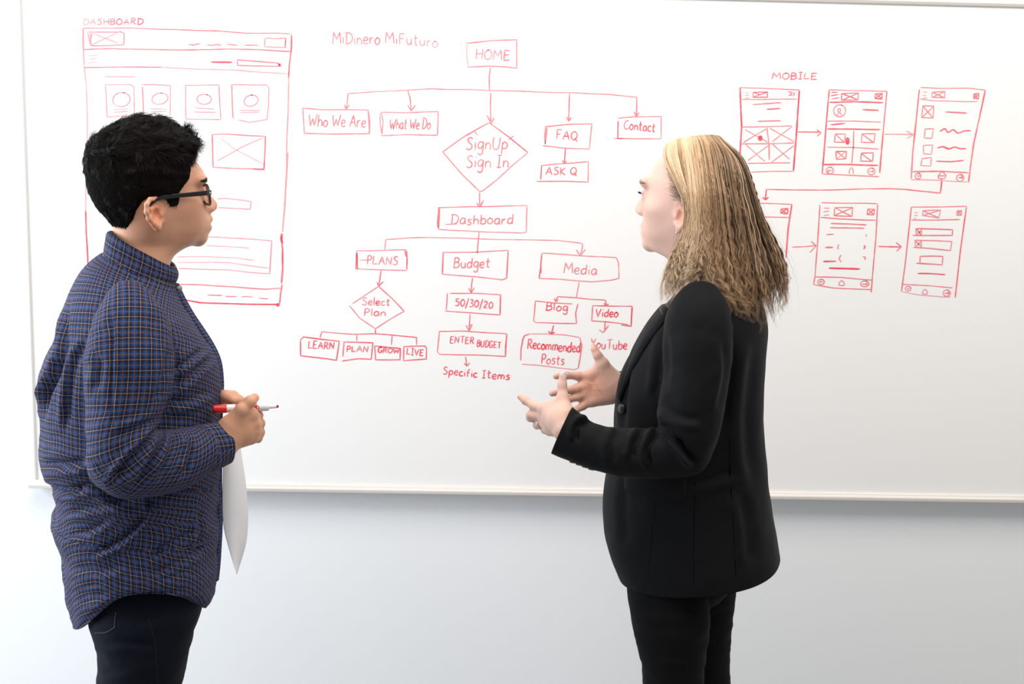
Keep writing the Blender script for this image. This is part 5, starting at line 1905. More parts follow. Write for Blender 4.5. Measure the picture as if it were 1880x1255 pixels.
# --- sheet of paper hanging from the far hand
pL = [(412, 772), (410, 820), (409, 870), (408, 915), (410, 963), (421, 1010), (434.5, 1053)]
pR = [(440, 772), (442, 822), (449.5, 872), (454, 915), (455.5, 950), (453, 990), (435.2, 1054)]
ql, qr = catmull(pL, 60), catmull(pR, 60)
n = 24
P = np.zeros((60, n, 3))
for i in range(60):
    for j in range(n):
        t = j / (n - 1)
        x = ql[i][0] * (1 - t) + qr[i][0] * t
        y = ql[i][1] * (1 - t) + qr[i][1] * t
        yy = -.79 - .02 * math.sin(t * math.pi) + .075 * (t - .5) + .02 * (i / 60)
        P[i, j] = at(x, y, yy)
M_PAPER = principled('white_paper', (.80, .80, .82), .7)
Np = Nodes(M_PAPER)
uvp = Np.new('ShaderNodeUVMap').outputs[0]
nzp = Np.noise(9, 5, uvp, .7)
Np.link(Np.mix(Np.math('MULTIPLY', Np.math('GREATER_THAN', nzp, .62), .25), (.80, .80, .82), (.55, .55, .60)), Np.bsdf.inputs['Base Color'])
uv = np.stack(np.meshgrid(np.linspace(0, .2, n), np.linspace(0, .3, 60)), -1)
paper = cloth_obj('paper_sheet', P, M_PAPER, None, uv * 6, .0003)
tag(paper, 'curled sheet of white paper hanging below the hands of the person in plaid', 'paper')

# ------------------------------------------------------------------ the person in the black blazer, right
YW = -0.72
M_SKIN_W = mat_skin('fair_skin', (0.75, 0.50, 0.41), (0.76, 0.40, 0.31), .48, .14)
fw = Frame(at(1277, 388, YW), 146.0)
HW = dict(
    slices=[(.090, .085, -.072, .062, 0), (.070, .0965, -.078, .0680, 0), (.052, .1035, -.080, .0700, 0), (.036, .098, -.079, .0700, 0), (.020, .097, -.074, .0690, .002),
            (.000, .100, -.067, .0665, .006), (-.014, .102, -.058, .0640, .008), (-.030, .1005, -.053, .0600, .010), (-.046, .099, -.050, .0550, .010), (-.060, .0965, -.049, .0500, .008),
            (-.072, .092, -.049, .0460, .006), (-.079, .080, -.049, .0445, .004), (-.086, .060, -.049, .0445, 0), (-.096, .044, -.050, .0450, -.004), (-.120, .034, -.055, .0460, -.01), (-.170, .028, -.068, .0520, -.02)],
    cranium=((.006, 0, .046), (.0865, .0715, .083)),
    brow=(.1075, .051), root=(.1005, .037), nose=(.1235, -.001), mouth=(.1055, -.0385), ulip=(.1105, -.0315), llip=(.1085, -.0450),
    chin=(.1050, -.0660), eye=(.0845, .027), ear=(-.004, .0675, -.004), ear_tilt=10, ear_size=1.02)
HW = scale_head(HW, .99, 1.0, .986)
sxW = lambda p: at(p, 600, YW)[0]
xs = axis_steps(sxW(925), sxW(1460), .0019, .006, [(sxW(940), sxW(1150)), (sxW(1155), sxW(1375))])
ys = axis_steps(-1.0, -.48, .0019, .006, [(-.92, -.745), (-.655, -.545), (-.80, -.63)])
zh = fw.o[2]
zs = axis_steps(0.03, zh + .16, .0019, .011, [(zh - .13, zh + .16), (at(1, 815, -.89)[2], at(1, 618, -.6)[2])])
v = Vol(xs, ys, zs)
build_head(v, fw, HW)
v.cone(J(1300, 520, YW + .01), J(1316, 590, YW + .01), .034, .036, .03)
for s in (-1, 1):
    v.chain([J(1315, 620, YW + s * .04), J(1290, 720, YW + s * .045), J(1275, 850, YW + s * .04), J(1270, 1010, YW + s * .05)], [.055, .075, .072, .080], .04)
    o_ = 0 if s < 0 else 46
    v.chain([J(1240 + o_, 1060, YW + s * .060), J(1237 + o_, 1255, YW + s * .078), J(1246 + o_, 1480, YW + s * .078), J(1262 + o_ * .8, 1930, YW + s * .08)], [.055, .045, .036, .028], .03)
    ft = J(1262, 1930, YW + s * .08)
    v.chain([(ft[0], ft[1], .075), (ft[0] - .11, ft[1], .042)], [.028, .020], .02)
sh_n, el_n, wr_n = J(1285, 630, -.875), J(1262, 835, -.922), J(1040, 787, -.886)
sh_f, el_f, wr_f = J(1290, 630, -.58), J(1275, 800, -.545), J(1136, 712, -.612)
for a, b, c in ((sh_n, el_n, wr_n), (sh_f, el_f, wr_f)):
    v.chain([J(1312, 620, YW), a], [.042, .035], .03)
    mid = J(1130, 829, -.912) if a is sh_n else b * .35 + c * .65
    v.chain([a, b, mid, c], [.035, .031, .027, .0225], .02)

# far hand: open, palm towards us, fingers to the left, thumb up
yf = -.610
w1 = J(1126, 714, yf)
K = [J(1083, 689, yf), J(1079, 706, yf - .002), J(1080, 721, yf - .003), J(1086, 734, yf - .006)]
KR = [.0098, .0100, .0096, .0090]
v.cone(wr_f, w1, .0235, .0200, .012)
fl = (np.array([0, 1.0, 0]), .62)
palm(v, w1, .0185, K, KR, .014)
v.cone(J(1118, 728, yf - .006), J(1090, 737, yf - .008), .0150, .0095, .010)
v.cone(J(1118, 699, yf - .004), J(1103, 681, yf - .009), .0190, .0120, .018)
finger(v, [K[0], J(1060, 689.5, yf - .004), J(1040, 688.5, yf - .012), J(1020.5, 690.5, yf - .020)], [.0096, .0085, .0077, .0062])
finger(v, [K[1], J(1058, 713, yf - .010), J(1034, 717.5, yf - .022), J(1013.5, 721.8, yf - .034)], [.0097, .0086, .0078, .0064])
finger(v, [K[2], J(1062, 728, yf - .010), J(1042, 733.5, yf - .022), J(1026, 738, yf - .034)], [.0092, .0082, .0074, .0061])
finger(v, [K[3], J(1070, 745, yf - .010), J(1056, 753.5, yf - .020), J(1044, 760, yf - .028)], [.0086, .0076, .0069, .0058])
TB = [J(1121, 694, yf - .004), J(1106, 667, yf - .012), J(1097, 652, yf - .013), J(1091, 640, yf - .010), J(1089, 631.5, yf - .005)]
v.chain(TB, [.0175, .0118, .0084, .0062, .0040], .006, .016)
v.cone(J(1102, 671, yf - .010), J(1086, 686, yf - .004), .0085, .0075, .010)
# near hand: thumb up, fingers pointing away to the left, back of the hand towards us
w1 = J(1031, 770, -.872)
K = [J(1001, 750, -.835), J(1001, 764, -.827), J(1004, 776, -.829), J(1010, 787, -.838)]
KR = [.0100, .0102, .0098, .0090]
v.cone(wr_n, w1, .0225, .0205, .012)
palm(v, w1, .0185, K, KR, .014)
v.cone(J(1032, 790, -.868), J(1010, 789, -.842), .0125, .0090, .010)
finger(v, [K[0], J(980, 744.5, -.803), J(965, 735, -.790), J(954.8, 728, -.784)], [.0092, .0083, .0074, .0056], .006)
finger(v, [K[1], J(975, 761.5, -.800), J(974, 766, -.780), J(984, 770, -.772)], [.0090, .0085, .0076, .0064], .005)
finger(v, [K[2], J(989, 779, -.806), J(986, 780, -.786), J(994, 782, -.775)], [.0086, .0078, .0070, .0060], .005)
finger(v, [K[3], J(1002, 789, -.815), J(1000, 789, -.798), J(1005, 790, -.788)], [.0080, .0070, .0064, .0055], .005)
TC = [J(1037, 757, -.874), J(1033.5, 729, -.862), J(1032, 706, -.856), J(1033.5, 689, -.854)]
v.chain(TC, [.0145, .0094, .0077, .0069], .006, .014)
v.cone(J(1024, 750, -.855), J(1004, 749, -.838), .0120, .0096, .010)
v.cone(J(1030, 735, -.858), J(1012, 746, -.842), .0070, .0080, .012)
for q in K[1:3]:
    v.cone(w1 + (0, -.014, .0), q + np.array([-.003, -.0062, 0]), .0032, .0028, .007)
V, Q = v.mesh()
T = np.ones((len(V), 3))
face_tints(V, T, fw, HW, (.86, .60, .62), (1.0, .92, .90), (1.02, .80, .74))
# the palm and fingertips are redder than the rest
pc = J(1100, 715, yf - .03)
tint_near(V, T, J(1085, 712, yf - .02), (.055, .03, .05), (1.18, .90, .80), 1.0)
for pix in ([(1099, 676), (1097, 690), (1087, 702)], [(1094, 684), (1091, 697), (1098, 712), (1106, 724)], [(1070, 700), (1084, 707), (1096, 705)], [(1076, 722), (1090, 716), (1104, 717)]):  # palm creases: reddish lines, with the creases' shade painted into the skin tint
    for x, y in catmull(pix, 26):
        tint_near(V, T, J(x, y, yf - .019), (.0017, .012, .0017), (.96, .72, .64), .6)
for p in (J(1022, 690, yf), J(1014, 721, yf), J(1048, 757, yf), J(1090, 640, yf), J(1035, 715, yf)):
    tint_near(V, T, p, .03, (1.02, .80, .74), 1.0)
for p in K:
    tint_near(V, T, p, .014, (1.0, .90, .88), 1.0)
person_w = mesh_np('person', V, Q, M_SKIN_W, None, col={'tint': T})
tag(person_w, 'person with long wavy blonde-brown hair in black blazer gesturing with open hands', 'person')
for s in (-1, 1):
    make_eye(person_w, fw, HW, s, (.10, .13, .14))
VW, QW = V, Q
del v
# thumb nail and index nail
M_NAIL = principled('pale_nail', (.90, .74, .74), .22)


def nail(c, along, out, ln, wd, parent):
    a, n = unit(along), unit(out)
    n = unit(n - a * (n @ a))
    b = np.cross(a, n)
    g = np.linspace(-1, 1, 9)
    P = np.array([[c + a * ln * (u * math.sqrt(max(0, 1 - .35 * w * w))) + b * wd * w * math.sqrt(max(.15, 1 - .3 * u * u)) - n * wd * .55 * w * w for w in g] for u in g])
    return cloth_obj('nail', P, M_NAIL, parent, None, .0006)


nail(J(1034.2, 688.5, -.854) + np.array([.0004, -.0068, .0002]), (0.0, .05, 1), (0.05, -1, .1), .0074, .0050, person_w)
# ring on the third finger
cR = .5 * (K[2] + J(989, 779, -.806))
dR = unit(J(989, 779, -.806) - K[2])
aR = np.linspace(0, 2 * np.pi, 33)[:-1]
uR = unit(np.cross(dR, [0, 0, 1]))
wR = np.cross(dR, uR)
cc = cR + dR * .004
pts = [cc + (uR * math.cos(a) + wR * math.sin(a)) * .0092 for a in aR]
Vr, Pr = tube_np(np.array(pts + pts[:2]), .0012, 8, False, ref=dR)
ring = mesh_np('ring', Vr, Pr, M_SILVER, person_w)
st = [cc + (uR * math.cos(a) + wR * math.sin(a)) * .0105 for a in (0,)]
# brows and lashes
for s in (-1, 1):
    n = 150
    a = rs.uniform(0, 1, n)
    bx, bz = HW['brow']
    Pb = np.stack([bx + .0004 - .020 * a ** 1.6 - .0015, s * (.010 + .040 * a), bz - .002 + .005 * np.sin(a * 2.6) + rs.uniform(-.0022, .0022, n) * (1.1 - .7 * a)], 1)
    d = np.stack([-.003 - .006 * a, s * np.full(n, .0070), .0026 - .004 * a], 1)
    cu = Pb[:, None] + d[:, None] * np.linspace(0, 1, 5)[None, :, None] + np.array([.0012, 0, 0]) * np.sin(np.linspace(0, 3.1, 5))[None, :, None]
    cu = snap(VW, QW, fw, cu, .0004) + np.array([.0003, s * .0003, 0])
    strands('eyebrow', cu @ fw.R.T + fw.o, np.full(n, .00026), M_HAIR, person_w, np.tile([[.26, .155, .095]], (n, 1)))
    n = 70
    a = np.linspace(-1, 1, n)
    ex, ez = HW['eye']
    Pl = np.stack([ex + .0118 - .0045 * a ** 2, s * (.0325 + .0135 * a), np.full(n, ez + .0042) - .0015 * a ** 2], 1)
    Pl = snap(VW, QW, fw, Pl, .0002)
    t = np.linspace(0, 1, 6)[None, :, None]
    d = np.stack([np.full(n, .0060), s * .004 * a, np.full(n, -.0005)], 1)[:, None]
    cu = Pl[:, None] + d * t + np.array([0, 0, .004]) * t ** 2
    strands('eyelashes', cu @ fw.R.T + fw.o, np.full(n, .00022), M_HAIR, person_w, np.tile([[.02, .015, .012]], (n, 1)))

# --- long hair
GUIDES = [
    [(1226, 264, -.012), (1220, 286, -.045), (1229, 311, -.068), (1243, 338, -.083), (1254, 362, -.093), (1259, 390, -.101), (1258, 412, -.105), (1250, 440, -.109), (1233, 475, -.113), (1217, 518, -.116), (1211, 564, -.116)],
    [(1240, 258, -.010), (1240, 285, -.050), (1252, 330, -.085), (1264, 370, -.100), (1266, 405, -.108), (1256, 445, -.114), (1240, 485, -.120), (1229, 525, -.125), (1219, 560, -.125)],
    [(1256, 254, -.010), (1262, 300, -.070), (1270, 360, -.105), (1272, 410, -.115), (1267, 450, -.122), (1258, 490, -.128), (1246, 520, -.130), (1236, 545, -.130)],
    [(1272, 252, -.010), (1280, 300, -.072), (1287, 360, -.108), (1290, 420, -.120), (1287, 460, -.128), (1277, 492, -.135), (1266, 512, -.138), (1256, 524, -.138)],
    [(1285, 251, -.010), (1298, 300, -.070), (1306, 360, -.105), (1309, 420, -.120), (1310, 470, -.135), (1317, 515, -.147), (1332, 550, -.152), (1343, 568, -.152)],
    [(1298, 250, -.005), (1316, 300, -.060), (1328, 360, -.095), (1336, 430, -.115), (1345, 490, -.130), (1357, 545, -.140), (1373, 587, -.140)],
    [(1308, 251, .000), (1334, 300, -.045), (1352, 360, -.075), (1366, 430, -.095), (1380, 500, -.110), (1393, 560, -.110), (1401, 594, -.105)],
    [(1316, 252, .005), (1350, 295, -.020), (1372, 360, -.040), (1391, 430, -.050), (1412, 500, -.060), (1424, 555, -.060), (1424, 588, -.060)],
    [(1322, 255, .020), (1360, 290, .020), (1383, 350, .020), (1398, 396, .010), (1416, 432, .000), (1435, 470, -.010), (1446, 515, -.010), (1445, 562, -.010)],
    [(1320, 252, .040), (1350, 295, .060), (1372, 360, .075), (1388, 430, .080), (1408, 500, .070), (1422, 560, .070)],
    [(1306, 250, .030), (1325, 300, .090), (1342, 370, .110), (1355, 450, .115), (1368, 520, .115), (1382, 575, .115)],
    [(1290, 251, .020), (1300, 300, .085), (1312, 370, .108), (1322, 450, .112), (1330, 520, .110), (1338, 560, .110)],
    [(1262, 253, .020), (1275, 300, .070), (1285, 350, .090), (1295, 420, .095), (1298, 480, .095), (1296, 530, .095)],
]
MT = 46
G3 = np.array([catmull([at(x, y, YW + d) for x, y, d in g], MT) for g in GUIDES])        # (13, MT, 3)
GN = len(GUIDES) - 1


def guide(g):
    """Hair path at guide position g (array) -> (n, MT, 3)."""
    return interp_h(np.arange(GN + 1.0), G3.reshape(GN + 1, -1), g).reshape(len(g), MT, 3)


AXIS = np.array([catmull([at(1290, 275, YW + .01), at(1300, 380, YW), at(1315, 470, YW - .02), at(1330, 560, YW - .02)], MT)])[0]
slW = slices_sd(HW['slices'])
cW, rW = HW['cranium']


def head_w(P):
    x, y, z = fw.loc(P.reshape(-1, 3)).T
    a = slW(x, y, z)
    k0 = np.sqrt(((x - cW[0]) / rW[0]) ** 2 + ((y - cW[1]) / rW[1]) ** 2 + ((z - cW[2]) / rW[2]) ** 2)
    k1 = np.sqrt(((x - cW[0]) / rW[0] ** 2) ** 2 + ((y - cW[1]) / rW[1] ** 2) ** 2 + ((z - cW[2]) / rW[2] ** 2) ** 2)
    return smin(a, k0 * (k0 - 1) / (k1 + 1e-9), .012).reshape(P.shape[:-1])


def clear_head(P, gap):
    """Push hair out of the skull."""
    for _ in range(3):
        d = head_w(P)
        e = 1e-3
        g_ = np.stack([head_w(P + np.eye(3)[i] * e) - d for i in range(3)], -1)
        g_ /= np.linalg.norm(g_, axis=-1)[..., None] + 1e-9
        P = P + g_ * np.maximum(gap - d, 0)[..., None]
    return P


# inner mass
gg = np.linspace(0, GN, 90)
S = guide(gg)
tv = np.linspace(0, 1, MT)[None, :, None]
S = S + (AXIS[None] - S) * (.13 + .10 * tv ** 2)
S = clear_head(S[:, :-5], np.full((90, MT - 5), .0015))
V = S.transpose(1, 0, 2).reshape(-1, 3)
V = V + (wob(V, 30, 4) * .003)[:, None]
Qs = grid_quads(MT - 5, 90, False)
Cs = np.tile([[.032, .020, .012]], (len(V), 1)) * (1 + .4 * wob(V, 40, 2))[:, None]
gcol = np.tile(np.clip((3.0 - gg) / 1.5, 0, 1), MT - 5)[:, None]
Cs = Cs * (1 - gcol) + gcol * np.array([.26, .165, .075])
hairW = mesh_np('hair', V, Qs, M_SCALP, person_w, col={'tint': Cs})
sm = hairW.modifiers.new('thickness', 'SOLIDIFY')
sm.thickness = .003
sm.offset = 0
# locks
rs = np.random.RandomState(21)
NL, NS = 900, 9
g = np.concatenate([rs.uniform(0, 8.6, int(NL * .74)), rs.uniform(2.8, 5.2, int(NL * .12)), rs.uniform(8.6, GN, NL - int(NL * .74) - int(NL * .12))])
base = guide(g)
lay = rs.uniform(0, 1, NL) ** 1.6
base = base + (AXIS[None] - base) * (lay[:, None, None] * (.10 + .16 * tv))
L = rs.uniform(.84, 1.04, NL) - .05 * lay
L[rs.uniform(0, 1, NL) < .08] *= rs.uniform(.5, .85)
t_new = np.linspace(0, 1, MT)
tt = t_new[None] * L[:, None] * (MT - 1)
# sample with slight extrapolation at the ends
i0 = np.clip(tt.astype(int), 0, MT - 2)
f = (tt - i0)[..., None]
ii = np.arange(NL)[:, None]
lock = base[ii, i0] * (1 - f) + base[ii, i0 + 1] * f
Tn = np.gradient(lock, axis=1)
Tn /= np.linalg.norm(Tn, axis=2)[..., None] + 1e-12
radial = lock - AXIS[None]
radial -= (radial * Tn).sum(2)[..., None] * Tn
radial /= np.linalg.norm(radial, axis=2)[..., None] + 1e-9
side = np.cross(Tn, radial)
tq = t_new[None]
grow = np.clip((tq - .12) / .88, 0, 1)
ph = 3.1 * g[:, None] + 5.0 * np.sin(2.3 * g)[:, None] + rs.normal(0, .55, (NL, 1))
fr = 9.0 + 1.2 * np.sin(1.7 * g)[:, None] + rs.normal(0, .35, (NL, 1))
amp = (.0003 + .0030 * grow ** 1.7 + .0022 * grow ** 5) * rs.uniform(.5, 1.4, (NL, 1)) * np.interp(g, [0, 2, 4], [.55, .65, 1.0])[:, None]
wave1 = np.sin(tq * fr * 6.28 * (.75 + .25 * tq) + ph) * amp
wave2 = np.cos(tq * fr * 6.28 * (.75 + .25 * tq) + ph * 1.7) * amp * .8
drift = np.cumsum(rs.normal(0, 1, (NL, MT)), 1)
drift = (drift - drift[:, :1]) * .00055 * grow
flare = .009 * np.clip((tq - .8) / .2, 0, 1) ** 2 * rs.normal(0, 1, (NL, 1))
lock = lock + side * (wave1 + drift + flare)[..., None] + radial * (wave2 * (.15 + .75 * grow ** 3) + .003 * (1 - lay[:, None]))[..., None]
gap = (.0045 + .0055 * (1 - lay))[:, None] * np.ones((1, MT))
lock = clear_head(lock, gap)
dev = lock.copy()
for _ in range(4):
    dev[:, 1:-1] = .25 * dev[:, :-2] + .5 * dev[:, 1:-1] + .25 * dev[:, 2:]
wt = np.clip(1 - (tq - .25) / .3, 0, 1)[..., None]
lock = clear_head(lock * (1 - wt) + dev * wt, gap * .8)
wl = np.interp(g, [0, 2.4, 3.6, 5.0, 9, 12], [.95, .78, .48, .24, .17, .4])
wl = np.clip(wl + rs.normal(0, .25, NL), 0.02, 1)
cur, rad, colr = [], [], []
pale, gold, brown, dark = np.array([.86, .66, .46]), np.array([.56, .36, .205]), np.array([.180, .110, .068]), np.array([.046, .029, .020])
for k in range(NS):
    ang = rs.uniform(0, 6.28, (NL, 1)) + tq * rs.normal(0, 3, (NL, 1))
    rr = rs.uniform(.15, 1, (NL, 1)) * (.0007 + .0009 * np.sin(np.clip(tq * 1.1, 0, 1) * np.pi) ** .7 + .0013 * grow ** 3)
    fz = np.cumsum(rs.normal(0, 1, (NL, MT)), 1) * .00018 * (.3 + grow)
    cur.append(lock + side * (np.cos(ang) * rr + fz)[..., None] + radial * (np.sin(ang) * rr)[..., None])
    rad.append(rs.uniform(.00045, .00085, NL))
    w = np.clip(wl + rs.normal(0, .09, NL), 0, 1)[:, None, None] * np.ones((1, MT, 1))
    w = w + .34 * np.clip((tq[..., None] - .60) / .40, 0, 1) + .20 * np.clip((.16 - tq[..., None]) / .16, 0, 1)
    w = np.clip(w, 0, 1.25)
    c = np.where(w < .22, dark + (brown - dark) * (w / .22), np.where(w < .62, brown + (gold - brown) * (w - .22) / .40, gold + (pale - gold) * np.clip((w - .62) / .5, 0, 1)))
    colr.append(c)
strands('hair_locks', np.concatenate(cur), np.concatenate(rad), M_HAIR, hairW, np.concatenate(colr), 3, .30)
# loose single hairs round the outline
n = 130
g = rs.uniform(0, 9, n)
b = guide(g)
Tn = np.gradient(b, axis=1)
rad_ = b - AXIS[None]
rad_ /= np.linalg.norm(rad_, axis=2)[..., None]
sw = np.cumsum(np.cumsum(rs.normal(0, 1, (n, MT, 3)), 1), 1) * .00006
b = b + rad_ * (rs.uniform(.001, .007, (n, 1, 1)) * np.sin(np.linspace(0, 2.6, MT))[None, :, None]) + sw
strands('flyaway_hair', b, np.full(n, .00016), M_HAIR, hairW, np.tile([[.30, .19, .09]], (n, 1)))
# short hairs at the temple, drawn back from the hairline
n = 280
px0 = rs.uniform(0, 1, n)
py0 = rs.uniform(0, 1, n)
cu = []
cT = []
for a, b_ in zip(px0, py0):
    x0, y0 = 1221 + 20 * b_ ** .8 + rs.normal(0, 3), 302 + 62 * b_ + rs.normal(0, 3)
    st = np.array([x0, y0])
    if a < .35 and b_ > .55:
        q = [st + (-6, 2), st + (4, 4), st + (14, 0), st + (24, -6)]
    else:
        q = [st, st + (7, 4), st + (15, 10), st + (24, 16)]
    y_ = np.interp(y0, [300, 365], [-.058, -.069])
    cu.append(catmull([at(x, y, YW + y_ - dd) for (x, y), dd in zip(q, (-.004, .004, .012, .016))], 8))
    cT.append([.36, .26, .18] if b_ > .6 else [.55, .39, .26])
strands('temple_hair', np.array(cu), np.full(n, .00022), M_HAIR, hairW, np.array(cT))

# --- blazer
rowsB = [(1338, 508, 1262, 522, YW, .050), (1352, 514, 1248, 532, YW, .062), (1372, 526, 1226, 556, YW, .090), (1388, 540, 1210, 576, YW, .125), (1400, 565, 1196, 592, YW, .150), (1407, 592, 1184, 608, YW, .160),
         (1408, 630, 1168, 633, YW, .165), (1406, 665, 1152, 662, YW, .165), (1404, 705, 1137, 700, YW, .163), (1403, 755, 1129, 752, YW, .158), (1404, 800, 1126, 798, YW, .152),
         (1407, 850, 1117, 852, YW, .150), (1411, 900, 1110.5, 903, YW, .155), (1417, 940, 1109.5, 945, YW, .164), (1423, 975, 1112, 980, YW, .172), (1429, 1002, 1120, 1006, YW, .178), (1432.5, 1018, 1133, 1037, YW, .180)]
PB, angB = loft(rowsB, 260, 240, 2.3)
NB = grid_normals(PB)
foldB = [
    ([(1190, 598), (1172, 632), (1156, 672), (1148, 720), (1146, 790)], 5, .006),
    ([(1225, 600), (1214, 660), (1206, 730)], 8, .005),
    ([(1345, 630), (1340, 700), (1325, 790)], 9, .007),
    ([(1392, 620), (1380, 700), (1375, 800), (1388, 900)], 14, .006),
    ([(1240, 885), (1300, 880), (1345, 860)], 10, .004),
    ([(1360, 900), (1372, 960), (1380, 1040)], 12, .006),
    ([(1150, 860), (1146, 930), (1152, 1000)], 9, .003),
]
PB = creases(PB, NB, foldB)
f_ = PB.reshape(-1, 3)
PB = PB + NB * ((wob(f_ * [1, 1, .6], 6, 3) * .0018 + wob(f_ * [1, 1, .8], 13, 8) * .0007).reshape(260, 240) * np.clip(np.linspace(0, 1, 260) * 10 - .5, 0, 1)[:, None])[..., None]
PB[:, -1] = PB[:, 0]
blazer = cloth_obj('blazer', PB, M_SUIT, person_w, loft_uv(PB), .002)
blazer['label'] = 'black tailored blazer'
rowsS = [(1262, 536, 1312, 538, -.845, .025), (1246, 545, 1326, 550, -.856, .042), (1232, 560, 1338, 570, -.868, .054), (1223, 582, 1344, 598, -.880, .060), (1218, 625, 1344, 632, -.892, .062), (1218, 690, 1340, 690, -.905, .062), (1211, 730, 1332, 736, -.913, .061), (1207, 764, 1323, 786, -.919, .059),
         (1210, 782, 1312, 820, -.922, .058), (1208, 789, 1290, 862, -.923, .054), (1192, 789, 1254, 873, -.921, .051), (1160, 788, 1205, 876, -.917, .047), (1128, 787, 1152, 872, -.911, .045),
         (1104, 782, 1114, 866, -.905, .043), (1086, 776, 1080, 857, -.899, .041), (1068, 763, 1046, 844, -.893, .039), (1055, 752, 1022, 835, -.889, .0375), (1050, 748, 1013, 831, -.8875, .0365)]
foldS = [
    ([(1209, 766), (1222, 790), (1250, 815), (1274, 852)], 6, .010),
    ([(1215, 786), (1200, 802), (1188, 830), (1196, 856)], 6, .008),
    ([(1180, 793), (1165, 812), (1160, 842)], 6, .007),
    ([(1240, 800), (1258, 830), (1280, 850)], 6, .008),
    ([(1086, 776), (1062, 780), (1058, 812)], 6, .007),
    ([(1140, 790), (1125, 812), (1128, 850)], 8, .004),
    ([(1212, 740), (1240, 760), (1290, 770)], 9, .004),
    ([(1222, 600), (1226, 660), (1222, 720)], 7, .003),
    ([(1330, 620), (1332, 690), (1318, 760)], 8, .004),
]
slvN = sleeve(rowsS, blazer, foldS, 5, mat=M_SUIT, amp=.0014)
rowsF = [(1250, 550, 1320, 550, -.600, .040), (1225, 590, 1340, 595, -.572, .056), (1222, 690, 1335, 690, -.552, .056), (1216, 750, 1322, 785, -.545, .054), (1208, 765, 1280, 840, -.550, .050), (1185, 740, 1215, 808, -.580, .044), (1152, 688, 1156, 752, -.606, .035), (1140.5, 682, 1138, 742, -.613, .033)]
sleeve(rowsF, blazer, [], 9, mat=M_SUIT, amp=.0012)


def patch(name, top, bot, P, mat, parent, lift, nu=40, nv=16, thick=.002, edge=.0006):
    """A piece of cloth lying on the garment P between two pixel curves."""
    a, b = catmull(top, nu), catmull(bot, nu)
    R = np.zeros((nv, nu, 3))
    for i in range(nv):
        t = i / (nv - 1)
        for j in range(nu):
            e = min(min(i, nv - 1 - i) / 2.0, min(j, nu - 1 - j) / 2.0, 1.0)
            R[i, j] = on_leg(*(a[j] * (1 - t) + b[j] * t), P, edge + (lift - edge) * e)
    for _ in range(4):
        R[1:-1, 1:-1] = .5 * R[1:-1, 1:-1] + .125 * (R[:-2, 1:-1] + R[2:, 1:-1] + R[1:-1, :-2] + R[1:-1, 2:])
    return cloth_obj(name, R, mat, parent, None, thick)


# lapel folded back along the near front edge, collar behind the neck
patch('lapel', [(1222, 556), (1205, 573), (1186, 600), (1169, 632), (1157, 662), (1144, 700), (1138, 735)], [(1232, 566), (1222, 590), (1205, 612), (1186, 640), (1168, 672), (1152, 706), (1141, 738)], PB, M_SUIT, blazer, .007, 60, 16, .003)
rowsC = [(1326, 474, 1273, 486, YW, .046), (1340, 490, 1259, 507, YW, .056), (1362, 520, 1238, 545, YW, .078)]
PC, _ = loft(rowsC, 20, 140, 2.1)
PC[:, -1] = PC[:, 0]
cloth_obj('collar', PC, M_SUIT, blazer, None, .004)
patch('pocket_flap', [(1146, 872), (1180, 872), (1220, 872), (1261, 870)], [(1148, 899.5), (1175, 909), (1203, 917), (1235, 922.5), (1252, 921), (1260, 912)], PB, M_SUIT, blazer, .0045, 50, 14, .0025)
M_SEAM = principled('black_thread', (.001, .001, .0012), 1.0, Specular_IOR_Level=0.0)
for pix in ([(1204, 922), (1197, 985), (1190.5, 1062)], [(1276, 885), (1274, 960), (1273, 1066)], [(1341, 720), (1339, 840), (1345, 950), (1351, 1060)]):
    stitched('seam', pix, PB, M_SEAM, blazer, .0009, .0003, False)
# buttons: one at the front, four small ones under the cuff
M_BUTTON = principled('black_button', (.012, .012, .013), .28)


def button(px, py, P, r, parent, name='button', nrm=None):
    c = on_leg(px, py, P, .0025)
    f = P.reshape(-1, 3)
    i = ((f - c) ** 2).sum(1).argmin()
    n = grid_normals(P).reshape(-1, 3)[i] if nrm is None else unit(nrm)
    prof = [(-.0015, r * .7), (0, r), (.0014, r), (.0020, r * .85), (.0014, r * .7), (.0010, r * .3)]
    V, p = tube_np(np.array([c + n * a for a, b in prof]), [b for a, b in prof], 24)
    o = mesh_np(name, V, p, M_BUTTON, parent)
    u = unit(np.cross(n, [0, 0, 1]))
    w = np.cross(n, u)
    hs = [tube_np([c + n * .0004 + (u * x + w * y) * r * .28, c + n * .0013 + (u * x + w * y) * r * .28], r * .1, 8) for x, y in ((1, 1), (-1, 1), (1, -1), (-1, -1))]
    V, p = merge_np(hs)
    mesh_np('button_hole', V, p, M_SEAM, o)
    return o


button(1142.5, 750, PB, .0092, blazer, nrm=(-.75, -.65, .05))
for k in range(4):
    q = np.array([1051, 847]) + np.array([11.5, 4.3]) * k
    c = at(q[0], q[1] - 3, -.897 - .002 * k) + np.array([0, -.006, -.0005])
    V_, p_ = tube_np([c, c + np.array([-.0006, -.0012, -.0030])], .0055, 16)
    mesh_np('cuff_button', V_, p_, M_BUTTON, blazer)
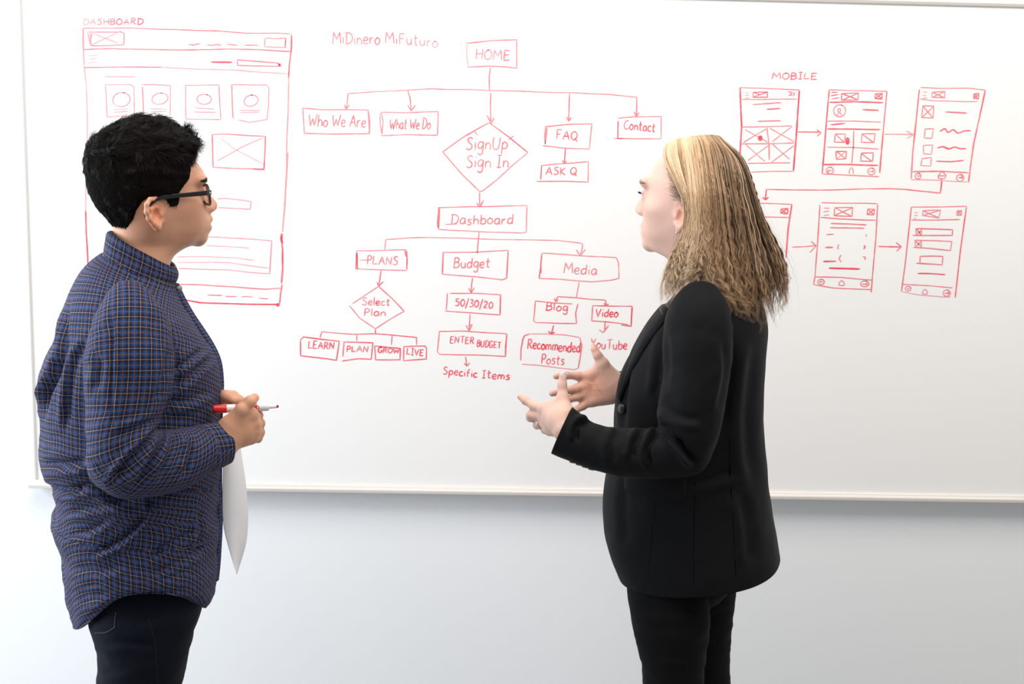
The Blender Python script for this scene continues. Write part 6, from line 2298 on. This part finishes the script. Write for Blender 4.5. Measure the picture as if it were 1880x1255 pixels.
# --- trousers
def w_leg(near):
    if near:
        return [(1165, 1020, 1320, 1020, YW - .062, .060), (1156, 1048, 1320, 1052, YW - .066, .070), (1151, 1076, 1316, 1078, YW - .072, .078), (1154, 1105, 1306, 1105, YW - .078, .082), (1161, 1142, 1304, 1140, YW - .080, .083), (1169, 1177, 1301, 1175, YW - .080, .078),
                (1176, 1207, 1296, 1210, YW - .080, .073), (1182, 1257, 1292, 1257, YW - .080, .069), (1200, 1400, 1288, 1400, YW - .080, .058), (1206, 1500, 1290, 1500, YW - .080, .054), (1212, 1620, 1300, 1620, YW - .08, .054), (1232, 1800, 1290, 1800, YW - .08, .040), (1234, 1930, 1292, 1930, YW - .08, .038)]
    return [(1190, 1010, 1368, 1010, YW + .075, .095), (1196, 1050, 1360, 1050, YW + .080, .094), (1204, 1080, 1353, 1075, YW + .080, .090), (1210, 1120, 1348, 1121, YW + .080, .082), (1218, 1160, 1344, 1158, YW + .080, .077), (1226, 1210, 1340, 1210, YW + .080, .071),
            (1234, 1257, 1341, 1257, YW + .080, .066), (1245, 1400, 1330, 1400, YW + .08, .056), (1248, 1500, 1330, 1500, YW + .08, .052), (1252, 1620, 1336, 1620, YW + .08, .052), (1268, 1800, 1326, 1800, YW + .08, .039), (1270, 1930, 1328, 1930, YW + .08, .037)]


PWN = leg(w_leg(True), [([(1180, 1112), (1240, 1118), (1300, 1112)], 6, .003), ([(1190, 1150), (1250, 1158), (1298, 1148)], 6, .0025), ([(1200, 1200), (1250, 1206), (1290, 1200)], 7, .002), ([(1300, 1090), (1270, 1096), (1240, 1092)], 5, .003)], 4)
PWF = leg(w_leg(False), [([(1320, 1095), (1350, 1100)], 5, .004), ([(1310, 1130), (1348, 1138)], 5, .003), ([(1310, 1180), (1345, 1185)], 5, .004)], 6)
rows = [(1385, 960, 1150, 960, YW, .120), (1375, 1020, 1160, 1025, YW, .130), (1355, 1055, 1165, 1060, YW, .130), (1330, 1085, 1190, 1085, YW, .110)]
PWH, _ = loft(rows, 40, 120, 2.3)
VJ, QJ = merge_np([(p.reshape(-1, 3), grid_quads(p.shape[0], p.shape[1], False)) for p in (PWN, PWF, PWH)])
tr = mesh_np('trousers', VJ, QJ, M_BLACK, person_w)
tr['label'] = 'slim black trousers'
for s in (-1, 1):
    make_shoe(person_w, at(1262 + 18 * s, 1930, YW + s * .08)[0], YW + s * .08, 180 - 5 * s, M_LEATHER, M_RUBBER)
# earring: a small drop on the near lobe
e0 = at(1242.5, 417, YW - .0745)
ear = empty('earring', e0)
ear.parent = person_w
ear.matrix_parent_inverse = person_w.matrix_world.inverted()
a = np.linspace(0, 2 * np.pi, 25)
Ve, Pe = tube_np(np.stack([e0[0] + .0015 * np.sin(a), np.full(25, e0[1]), e0[2] - .0030 + .0030 * np.cos(a)], 1), .0005, 6, False, ref=[0, 1, 0])
mesh_np('ear_hook', Ve, Pe, M_SILVER, ear)
prof = [(0, .0003), (.0015, .0010), (.004, .0014), (.0065, .0011), (.008, .0003)]
Ve, Pe = tube_np(np.array([e0 - np.array([0, 0, .0060 + t]) for t, r in prof]), [r for t, r in prof], 12)
mesh_np('drop', Ve, Pe, M_SILVER, ear)
